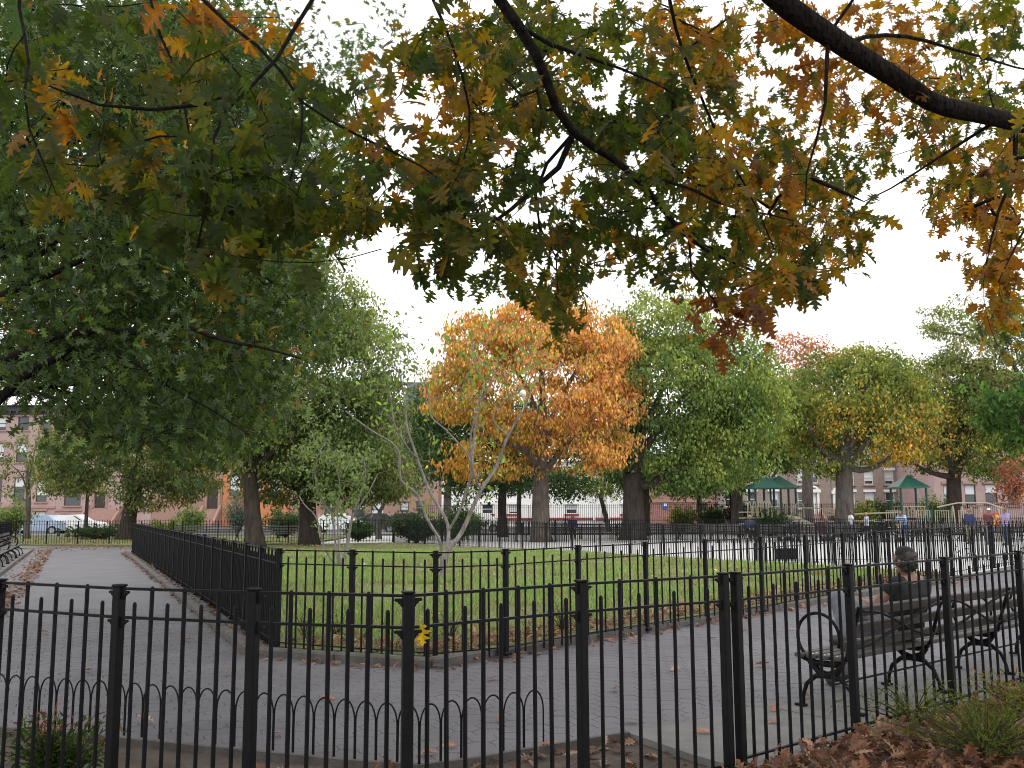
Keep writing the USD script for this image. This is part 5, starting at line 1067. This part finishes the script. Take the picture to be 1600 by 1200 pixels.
    # facing the path: local +y points to the path
for k, (x, dd_) in enumerate([(1150, 50.0), (1182, 50.3), (905, 55.0), (955, 54.6), (1010, 54.0), (1060, 53.5), (1110, 53.0), (1290, 50.0), (1478, 49.5)]):
    dup(fb, (X(x, dd_) + 1.7, dd_, .0), pi, ['slatted bench left of the playground where an old person sits', 'empty slatted bench below the leafy shrub and left-hand canopy', '', '', '', '', '', 'slatted bench by the grey forked trunk in the playground', 'slatted bench beyond the fence behind the striped shirt'][k] or ['leftmost', 'second from left', 'middle', 'second from right', 'rightmost'][k - 2] + ' of the dark benches in a line behind the plaza fence', group='' if k in (0, 1, 7, 8) else 'dark benches in a line behind the plaza fence')

# ------------------------------------------------------------------ people
def joints(h=1.7, **o):
    J = dict(hipL=(-.085, 0, .92, .095), hipR=(.085, 0, .92, .095), waistL=(-.06, 0, 1.08, .095), waistR=(.06, 0, 1.08, .095), chestL=(-.075, .0, 1.26, .105), chestR=(.075, .0, 1.26, .105), shL=(-.175, -.01, 1.39, .058), shR=(.175, -.01, 1.39, .058),
        neck=(0, -.005, 1.46, .052), neck2=(0, .01, 1.52, .05), head=(0, .02, 1.62, .092), elL=(-.235, -.02, 1.12, .041), elR=(.235, -.02, 1.12, .041), wrL=(-.25, .08, .89, .027), wrR=(.25, .08, .89, .027),
        knL=(-.095, .02, .50, .056), knR=(.095, .02, .50, .056), anL=(-.10, -.02, .085, .038), anR=(.10, -.02, .085, .038), toL=(-.115, .14, .035, .034), toR=(.115, .14, .035, .034))
    s = h / 1.71; J.update(o); return {k: (v[0] * s, v[1] * s, v[2] * s, v[3] * s) for k, v in J.items()} if not o.get('_raw') else J
def sph(c, r, n=14): return m3.Manifold.sphere(r, n).translate([float(x) for x in c])
def hull(items): return m3.Manifold.batch_hull([sph(c, r) for c, r in items])
def person(label, loc, rz, J, face=(0, 1), clothes=(), hair='hair_dark', cap=None, cat='person', group=None, fine=False, long_hair=False, bare=True):
    t = thing('person', loc, rz, label=label, cat=cat, group=group); J = {k: v for k, v in J.items() if k != '_raw'}
    g = lambda k, e=0.0: (np.array(J[k][:3]), J[k][3] + e)
    H = np.array(J['head'][:3]); R = J['head'][3]; fv = np.array([*face, 0.0]); fv /= np.linalg.norm(fv); sv = np.array([fv[1], -fv[0], 0]); uv = np.array([0, 0, 1.0])
    L = lambda f, s, u: H + R * (fv * f + sv * s + uv * u)
    bones = [('hipL', 'hipR', 'waistL', 'waistR'), ('waistL', 'waistR', 'chestL', 'chestR'), ('chestL', 'chestR', 'shL', 'shR', 'neck'), ('neck', 'neck2'), ('shL', 'elL'), ('shR', 'elR'), ('elL', 'wrL'), ('elR', 'wrR'), ('hipL', 'knL'), ('hipR', 'knR'), ('knL', 'anL'), ('knR', 'anR'), ('anL', 'toL'), ('anR', 'toR')]
    parts = [hull([g(k) for k in b]) for b in bones]
    parts += [hull([(L(-.15, 0, .22), R), (L(.12, 0, .25), R * .92), (L(.3, 0, -.55), R * .55)]), hull([(L(.55, 0, -.82), R * .24), (L(.2, .3, -.6), R * .4), (L(.2, -.3, -.6), R * .4)]), hull([g('neck2'), (L(-.1, 0, -.3), R * .6)]),
              hull([(L(1.0, 0, .1), R * .08), (L(1.16, 0, -.22), R * .13), (L(.9, 0, -.25), R * .2)]), hull([(L(.86, .3, .2), R * .12), (L(.86, -.3, .2), R * .12)]), hull([(L(.86, .16, -.55), R * .1), (L(.86, -.16, -.55), R * .1)])]
    for s in (-1, 1): parts.append(hull([(L(-.05, s * .98, .15), R * .13), (L(-.02, s * .96, -.2), R * .09), (L(-.18, s * 1.04, .1), R * .1)]))
    for sd, e, w in ((-1, 'elL', 'wrL'), (1, 'elR', 'wrR')):
        W = np.array(J[w][:3]); d = W - np.array(J[e][:3]); d /= np.linalg.norm(d); lat = np.cross(d, [0, 0, 1.0]) if abs(d[2]) < .9 else np.cross(d, [0, 1.0, 0]); lat /= np.linalg.norm(lat); nn = np.cross(lat, d); k = J[w][3] / .027
        pal = W + d * .085 * k; parts.append(hull([(W, .022 * k), (pal + lat * .03 * k, .013 * k), (pal - lat * .03 * k, .013 * k)]))
        for q, ln in zip((-1.5, -.5, .5, 1.5), (.062, .075, .07, .055)):
            b0 = pal + lat * q * .019 * k; b1 = b0 + d * ln * .5 * k - nn * .006 * k; b2 = b1 + d * ln * .42 * k - nn * .022 * k; parts += [hull([(b0, .0095 * k), (b1, .0085 * k)]), hull([(b1, .0085 * k), (b2, .0075 * k)])]
        th0 = W + d * .035 * k + lat * -sd * .022 * k; th1 = th0 + d * .035 * k + lat * -sd * .026 * k - nn * .01 * k; parts.append(hull([(th0, .012 * k), (th1, .0095 * k), (th1 + d * .024 * k - nn * .008 * k, .0085 * k)]))
    body = m3.Manifold.batch_boolean(parts, m3.OpType.Add)
    def out(man, ln, it):
        man = man.refine_to_length(ln); me = man.to_mesh(); tmh = trimesh.Trimesh(me.vert_properties[:, :3], me.tri_verts, process=False); 
        if it: trimesh.smoothing.filter_taubin(tmh, iterations=it)
        return tmh
    obj('body', out(body, .018 if fine else .05, 8 if fine else 2), 'skin', t, smooth=True)
    for nm, bl_, infl, m in clothes:
        q = m3.Manifold.batch_boolean([hull([g(k, infl) if isinstance(k, str) else (np.array(J[k[0]][:3]) * (1 - k[2]) + np.array(J[k[1]][:3]) * k[2], (J[k[0]][3] * (1 - k[2]) + J[k[1]][3] * k[2]) + infl * 1.3) for k in b]) for b in bl_], m3.OpType.Add)
        tq = out(q, .022 if fine else .06, 6 if fine else 2)
        if fine: v = np.array(tq.vertices); nrm = tq.vertex_normals; tq.vertices = v + nrm * ((meshkit.fbm(v * [11, 11, 16], 3, 4) - .5) * .028)[:, None]
        obj(nm, tq, m, t, smooth=True)
    hp = [(L(-.22, 0, .32), R * 1.02), (L(-.3, 0, -.1), R * .9), (L(.12, 0, .62), R * .72)]
    hm = [hull(hp + [(L(-.36, .42, -.5), R * .46), (L(-.36, -.42, -.5), R * .46), (L(.28, .72, .05), R * .3), (L(.28, -.72, .05), R * .3), (L(.45, 0, .75), R * .35)])]
    if long_hair: hm.append(hull([(L(-.4, 0, -.1), R * .85), (L(-.45, 0, -1.1), R * .6)]))
    tq = out(m3.Manifold.batch_boolean(hm, m3.OpType.Add), .012 if fine else .05, 3)
    if fine: v = np.array(tq.vertices); tq.vertices = v + tq.vertex_normals * ((meshkit.fbm(v * 55, 3, 2) - .5) * .03)[:, None]
    obj('hair', tq, hair, t, smooth=True)
    if cap:
        cm = [hull([(L(-.25, 0, .72), R * .78), (L(.1, 0, .7), R * .8), (L(-.1, 0, .55), R * .95)])]; cm.append(hull([(L(.7, .45, .6), R * .1), (L(.7, -.45, .6), R * .1), (L(1.1, .25, .5), R * .06), (L(1.1, -.25, .5), R * .06)]))
        obj('cap', out(m3.Manifold.batch_boolean(cm, m3.OpType.Add), .02, 3), cap, t, smooth=True)
    for s in (-1, 1):
        e = trimesh.creation.icosphere(1, R * .09); obj('eye', (np.array(e.vertices) + L(.93, s * .34, .05), e.faces), 'hair_dark', t)
    return t
TORSO = [('hipL', 'hipR', 'waistL', 'waistR'), ('waistL', 'waistR', 'chestL', 'chestR'), ('chestL', 'chestR', 'shL', 'shR')]
def sleeves(f): return [(('shL'), ('shL', 'elL', f)), (('shR'), ('shR', 'elR', f))]
LONG = [('shL', 'elL'), ('shR', 'elR'), ('elL', ('elL', 'wrL', .85)), ('elR', ('elR', 'wrR', .85))]
LEGS = [('hipL', 'hipR', ('hipL', 'waistL', .3), ('hipR', 'waistR', .3)), ('hipL', 'knL'), ('hipR', 'knR'), ('knL', ('knL', 'anL', .92)), ('knR', ('knR', 'anR', .92))]
SHORTS = [LEGS[0], ('hipL', ('hipL', 'knL', .8)), ('hipR', ('hipR', 'knR', .8))]
SHOES = [(('anL', 'anL', 0), 'toL'), (('anR', 'anR', 0), 'toR')]
# the man on the near bench: he leans back, looks to the left and has one foot up on the seat
_JM = dict(hipL=(.86, .24, .52, .10), hipR=(1.03, .22, .52, .10), waistL=(.87, .17, .64, .10), waistR=(1.01, .15, .64, .10), chestL=(.85, .13, .80, .108), chestR=(1.01, .10, .80, .108), shL=(.755, .15, .935, .058), shR=(1.12, .085, .93, .058),
    neck=(.93, .10, .985, .056), neck2=(.915, .115, 1.03, .053), head=(.895, .125, 1.125, .094), elL=(.645, .30, .735, .042), elR=(1.20, .27, .72, .042), wrL=(.66, .53, .80, .029), wrR=(1.00, .44, .66, .029),
    knL=(.60, .52, .83, .062), knR=(.84, .68, .50, .062), anL=(.52, .40, .475, .042), anR=(.84, .72, .09, .04), toL=(.43, .47, .465, .038), toR=(.80, .86, .04, .036))
JM = {k: (v[0] + (.15 if k in ('knL', 'anL', 'toL') else .32), v[1], v[2] - .02 * (k in ('knL',)), v[3]) for k, v in _JM.items()}
person('man in a dark cap sitting on the near bench with one knee drawn up', (bo[0], bo[1], .008), brz, {**JM, '_raw': 1}, face=(.12, .99),
    clothes=[('top', TORSO + sleeves(.22), .016, 'cloth_black'), ('jeans', LEGS, .013, 'jeans_pale'), ('shoes', SHOES, .008, 'shoe')], hair='hair_dark', cap='cloth_black', fine=True)
def stand(label, x, d, h, rz, shirt, trousers, hair='hair_dark', cap=None, pose=None, long_hair=False, shorts=False, group=None, slv=.55):
    J = joints(h, **(pose or {}))
    person(label, (X(x, d), d, .0), rz, J, clothes=[('shirt', TORSO + (LONG if slv > 1 else sleeves(slv)), .018, shirt), ('shorts' if shorts else 'trousers', SHORTS if shorts else LEGS, .014, trousers), ('shoes', SHOES, .008, 'shoe')], hair=hair, cap=cap, long_hair=long_hair)
FW = dict(elL=(-.22, .10, 1.15, .041), wrL=(-.15, .33, 1.12, .027), elR=(.23, .08, 1.14, .041), wrR=(.14, .31, 1.08, .027))
BEND = dict(shL=(-.17, .30, 1.30, .058), shR=(.17, .30, 1.30, .058), chestL=(-.075, .2, 1.2, .105), chestR=(.075, .2, 1.2, .105), waistL=(-.06, .07, 1.06, .095), waistR=(.06, .07, 1.06, .095), neck=(0, .36, 1.36, .052), neck2=(0, .41, 1.40, .05), head=(0, .47, 1.48, .092), elL=(-.22, .42, 1.06, .041), elR=(.22, .42, 1.06, .041), wrL=(-.16, .58, .92, .027), wrR=(.16, .58, .92, .027))
HIGH = dict(elL=(-.27, .08, 1.2, .041), wrL=(-.13, .16, 1.42, .027))
WALK = dict(knL=(-.095, .16, .52, .056), anL=(-.1, .12, .1, .038), toL=(-.115, .28, .05, .034), knR=(.095, -.02, .50, .056), anR=(.1, -.22, .1, .038), toR=(.115, -.07, .035, .034))
stand('child in a white shirt and blue trousers reaching out towards another child', 1329, 51, 1.50, -pi / 2, 'cloth_white', 'jeans_blue', 'hair_brown', pose=FW)
stand('fair haired child with bare legs facing the child in white', 1353, 51.2, 1.42, pi / 2, 'cloth_pale', 'cloth_black', 'hair_fair', pose=FW, shorts=True)
stand('person in a blue and white striped shirt bending forward beside the play panels', 1412, 48, 1.62, pi * .75, 'striped_shirt', 'jeans_blue', 'hair_brown', pose=BEND)
stand('person in a navy top standing in front of the red and yellow play panel', 1514, 44.5, 1.60, 2.2, 'cloth_navy', 'cloth_khaki', 'hair_brown', slv=2)
stand('person in a white cap and maroon top raising one hand to the face', 1545, 43.5, 1.58, 2.6, 'cloth_maroon', 'jeans_pale', 'hair_dark', cap='cloth_white', pose=HIGH)
stand('brown haired woman in a pale purple shirt at the right edge of the playground', 1570, 42.5, 1.63, 1.7, 'cloth_purple', 'jeans_blue', 'hair_brown', pose=FW, long_hair=False, slv=.5)
SIT = dict(hipL=(-.085, .0, .50, .1), hipR=(.085, 0, .50, .1), waistL=(-.06, -.03, .66, .1), waistR=(.06, -.03, .66, .1), chestL=(-.075, -.05, .85, .11), chestR=(.075, -.05, .85, .11), shL=(-.18, -.05, .99, .06), shR=(.18, -.05, .99, .06), neck=(0, -.04, 1.06, .052), neck2=(0, -.02, 1.11, .05), head=(0, 0, 1.215, .094),
    elL=(-.24, .06, .74, .042), elR=(.24, .06, .74, .042), wrL=(-.13, .28, .66, .028), wrR=(.13, .28, .66, .028), knL=(-.1, .42, .5, .058), knR=(.1, .42, .5, .058), anL=(-.1, .44, .09, .04), anR=(.1, .44, .09, .04), toL=(-.11, .6, .035, .035), toR=(.11, .6, .035, .035))
def sitter(label, x, d, shirt, tr_, hair): person(label, (X(x, d), d - .12, .0), pi, {**SIT, '_raw': 1}, clothes=[('jacket', TORSO + LONG, .03, shirt), ('trousers', LEGS, .016, tr_), ('shoes', SHOES, .008, 'shoe')], hair=hair)
sitter('grey haired person in a dark jacket seated on the bench left of the canopies', 1170, 50, 'cloth_navy', 'cloth_black', 'hair_grey')
sitter('dark haired person seated on a bench right of the orange oak trunk', 894, 55, 'cloth_navy', 'cloth_black', 'hair_dark')

# ------------------------------------------------------------------ playground
def play(label, px0, d, roofs, extra):
    t = thing('play_structure', (X(px0, d), d, 0), label=label, cat='play structure'); w = 1.72
    for k, (ox, oy) in enumerate(roofs):
        m = MB(); h0, h1, e = 2.95, 3.72, w / 2 + .1
        m.add([[ox - e, oy - e, h0], [ox + e, oy - e, h0], [ox + e, oy + e, h0], [ox - e, oy + e, h0], [ox, oy, h1], [ox - e, oy - e, h0 - .07], [ox + e, oy - e, h0 - .07], [ox + e, oy + e, h0 - .07], [ox - e, oy + e, h0 - .07]],
              [[0, 1, 4, 4], [1, 2, 4, 4], [2, 3, 4, 4], [3, 0, 4, 4], [5, 6, 1, 0], [6, 7, 2, 1], [7, 8, 3, 2], [8, 5, 0, 3], [8, 7, 6, 5]]); obj('roof', m, 'green_roof', t)
        for sx in (-1, 1):
            for sy in (-1, 1): obj('post', MB().tube([(ox + sx * .78, oy + sy * .78, 0), (ox + sx * .78, oy + sy * .78, 2.9)], .07, 10), 'green_post', t)
        obj('deck', MB().cbox((ox, oy, 1.0), (1.5, 1.5, .12), .03), 'rubber', t)
        for s in (-1, 1):
            m = MB(); m.tube([(ox - .7, oy + s * .78, 1.2), (ox - .7, oy + s * .78, 1.75), (ox + .7, oy + s * .78, 1.75), (ox + .7, oy + s * .78, 1.2)], .03, 6)
            for q in np.linspace(-.6, .6, 7): m.tube([(ox + q, oy + s * .78, 1.06), (ox + q, oy + s * .78, 1.75)], .02, 5)
            obj('railing', m, 'beige_play', t)
    extra(t); return t
def ex1(t):
    m = MB()
    for k in range(5): th = np.linspace(0, pi, 13); m.tube([(-1.35 + .28 * k + .4 * math.cos(q) * .3, -1.5 - .1 * k, 1.1 + 1.0 * math.sin(q)) for q in th], .035, 6)
    for k in range(4): m.tube([(-2.0, -1.5, .4 + .35 * k), (-.2, -1.6, .4 + .35 * k)], .03, 6)
    obj('climber', m, 'beige_play', t)
    m = MB(); m.tube([(.9, -1.35, 1.05), (1.3, -1.9, 1.0), (2.6, -2.5, .35), (3.1, -2.7, .25)], .22, 8); obj('slide', m, 'beige_play', t)
    m = MB(); m.tube([(1.2, -1.3, 1.75), (4.8, -1.1, 1.55)], .04, 6); m.tube([(3.2, -1.2, 1.6), (4.9, -1.2, 1.0)], .04, 6); obj('handrail', m, 'beige_play', t)
    m = MB(); th = np.linspace(0, pi, 11); m.tube([(1.5, -1.25, 1.1)] + [(1.75 - .25 * math.cos(q), -1.25, 1.75 + .25 * math.sin(q)) for q in th] + [(2.0, -1.25, 1.1)], .035, 6); obj('arch', m, 'beige_play', t)
play('playground structure with two pointed green roofs, left of the forked grey tree', 1196, 60, [(0, 0), (1.12, .7)], ex1)
def ex2(t):
    m = MB()
    for k in range(6): th = np.linspace(0, pi, 13); m.tube([(2.1 + .55 * k, -1.3 + .2 * math.cos(q), .2 + (1.55 - .04 * k) * math.sin(q)) for q in th], .04, 6)
    m.tube([(1.2, -1.2, 1.7), (2.4, -1.3, 1.95), (4.2, -1.3, 1.95), (5.3, -1.3, 1.55)], .045, 6); m.tube([(-5.6, -1.0, 1.25), (-1.2, -1.2, 1.4)], .05, 6); m.tube([(-5.6, -1.0, .85), (-1.2, -1.2, .95)], .05, 6); obj('handrail', m, 'beige_play', t)
    for k, x in enumerate((-1.6, .2, 1.3, 2.7)):
        m = MB(); y_ = -1.45 - .06 * k; m.tube([(x - .4, y_, .2), (x - .4, y_, 1.5), (x + .4, y_, 1.5), (x + .4, y_, .2)], .03, 6); m.tube([(x - .4, y_, .5), (x + .4, y_, .5)], .025, 6)
        for q in range(1, 6): m.tube([(x - .4 + q * .8 / 6, y_, .5), (x - .4 + q * .8 / 6, y_, 1.5)], .018, 5)
        obj('panel', m, 'beige_play', t)
        obj('pillar', MB().tube([(x + .55, -1.4, 0), (x + .55, -1.4, 1.55)], .09, 8), 'green_post', t)
    m = MB(); m.cbox((4.2, -1.7, .95), (1.0, .05, .8), .03); pn_ = obj('panel', m, 'play_red', t, label='red play panel with yellow shapes')
    for k in range(4):
        q = trimesh.creation.cylinder(.15, .03, sections=14); v = np.array(q.vertices)[:, [0, 2, 1]] + [3.9 + .2 * k, -1.74, .8 + .3 * (k % 2)]; obj('shape', (v, q.faces), 'play_yellow', pn_)
    m = MB(); th = np.linspace(0, pi * 1.1, 14); m.tube([(6.6, -1.2, 0)] + [(6.6 - .25 + .25 * math.cos(q), -1.2, 2.2 + .25 * math.sin(q)) for q in th], .04, 6); obj('arch_pole', m, 'beige_play', t)
play('playground structure with one green roof and pale climbing panels', 1421, 60, [(0, 0)], ex2)
def stroller(label, x, d, rz, body='rubber'):
    t = thing('stroller', (X(x, d), d, 0), rz, label=label, cat='stroller'); m = MB()
    for s in (-.24, .24): m.tube([(s, .38, .14), (s, .0, .55), (s, -.42, 1.0)], .014, 6); m.tube([(s, -.30, .14), (s, .05, .62)], .014, 6)
    m.tube([(-.24, -.42, 1.0), (.24, -.42, 1.0)], .016, 6); obj('frame', m, 'hub_metal', t)
    q = hull([((-.2, -.22, .78), .06), ((.2, -.22, .78), .06), ((-.2, -.05, .48), .05), ((.2, -.05, .48), .05), ((-.2, .25, .46), .05), ((.2, .25, .46), .05)]); obj('seat', q, body, t)
    obj('hood', hull([((-.2, -.25, .95), .05), ((.2, -.25, .95), .05), ((-.2, .05, 1.0), .05), ((.2, .05, 1.0), .05), ((0, -.12, 1.05), .06)]), body, t)
    for s in (-.26, .26):
        for y in (.38, -.30): obj('wheel', MB().tube([(s - .02, y, .13), (s + .02, y, .13)], .13, 12), 'rubber', t)
stroller('dark stroller standing below the left-hand green canopy', 1232, 49, .6); stroller('dark stroller with a red seat near the forked tree trunk', 1285, 49, -.8, 'cloth_maroon'); stroller('dark stroller beside the person in the striped shirt', 1392, 47, 1.2); stroller('dark stroller right of the fair haired child', 1374, 48.2, -.4)
# a low box on the plaza and the white globe in the small tree
t = thing('plaza_box', gp(1228, 874, 0), .3, label='low black box standing on the pale plaza beyond the lawn', cat='box'); obj('case', MB().cbox((0, 0, .16), (.62, .36, .30), .02), 'black_iron', t); obj('lid', MB().cbox((0, 0, .33), (.68, .42, .04), .012), 'black_iron', t); obj('feet', MB().box((-.2, 0, .006), (.1, .3, .012)).box((.2, 0, .006), (.1, .3, .012)), 'black_iron', t)
g_ = at(817, 615, 21.5); t = thing('balloon', g_, label='small white globe caught in the top of the pale forked tree', cat='balloon'); e = trimesh.creation.icosphere(2, .075); v = np.array(e.vertices); v[:, 2] *= 1.12; obj('globe', (v, e.faces), 'globe_white', t, smooth=True); obj('knot', MB().tube([(0, 0, -.08), (0, 0, -.12)], .012, 6), 'globe_white', t); obj('string', MB().tube([(0, 0, -.11), (.02, 0, -.25), (-.01, .02, -.42)], .004, 4), 'globe_white', t)
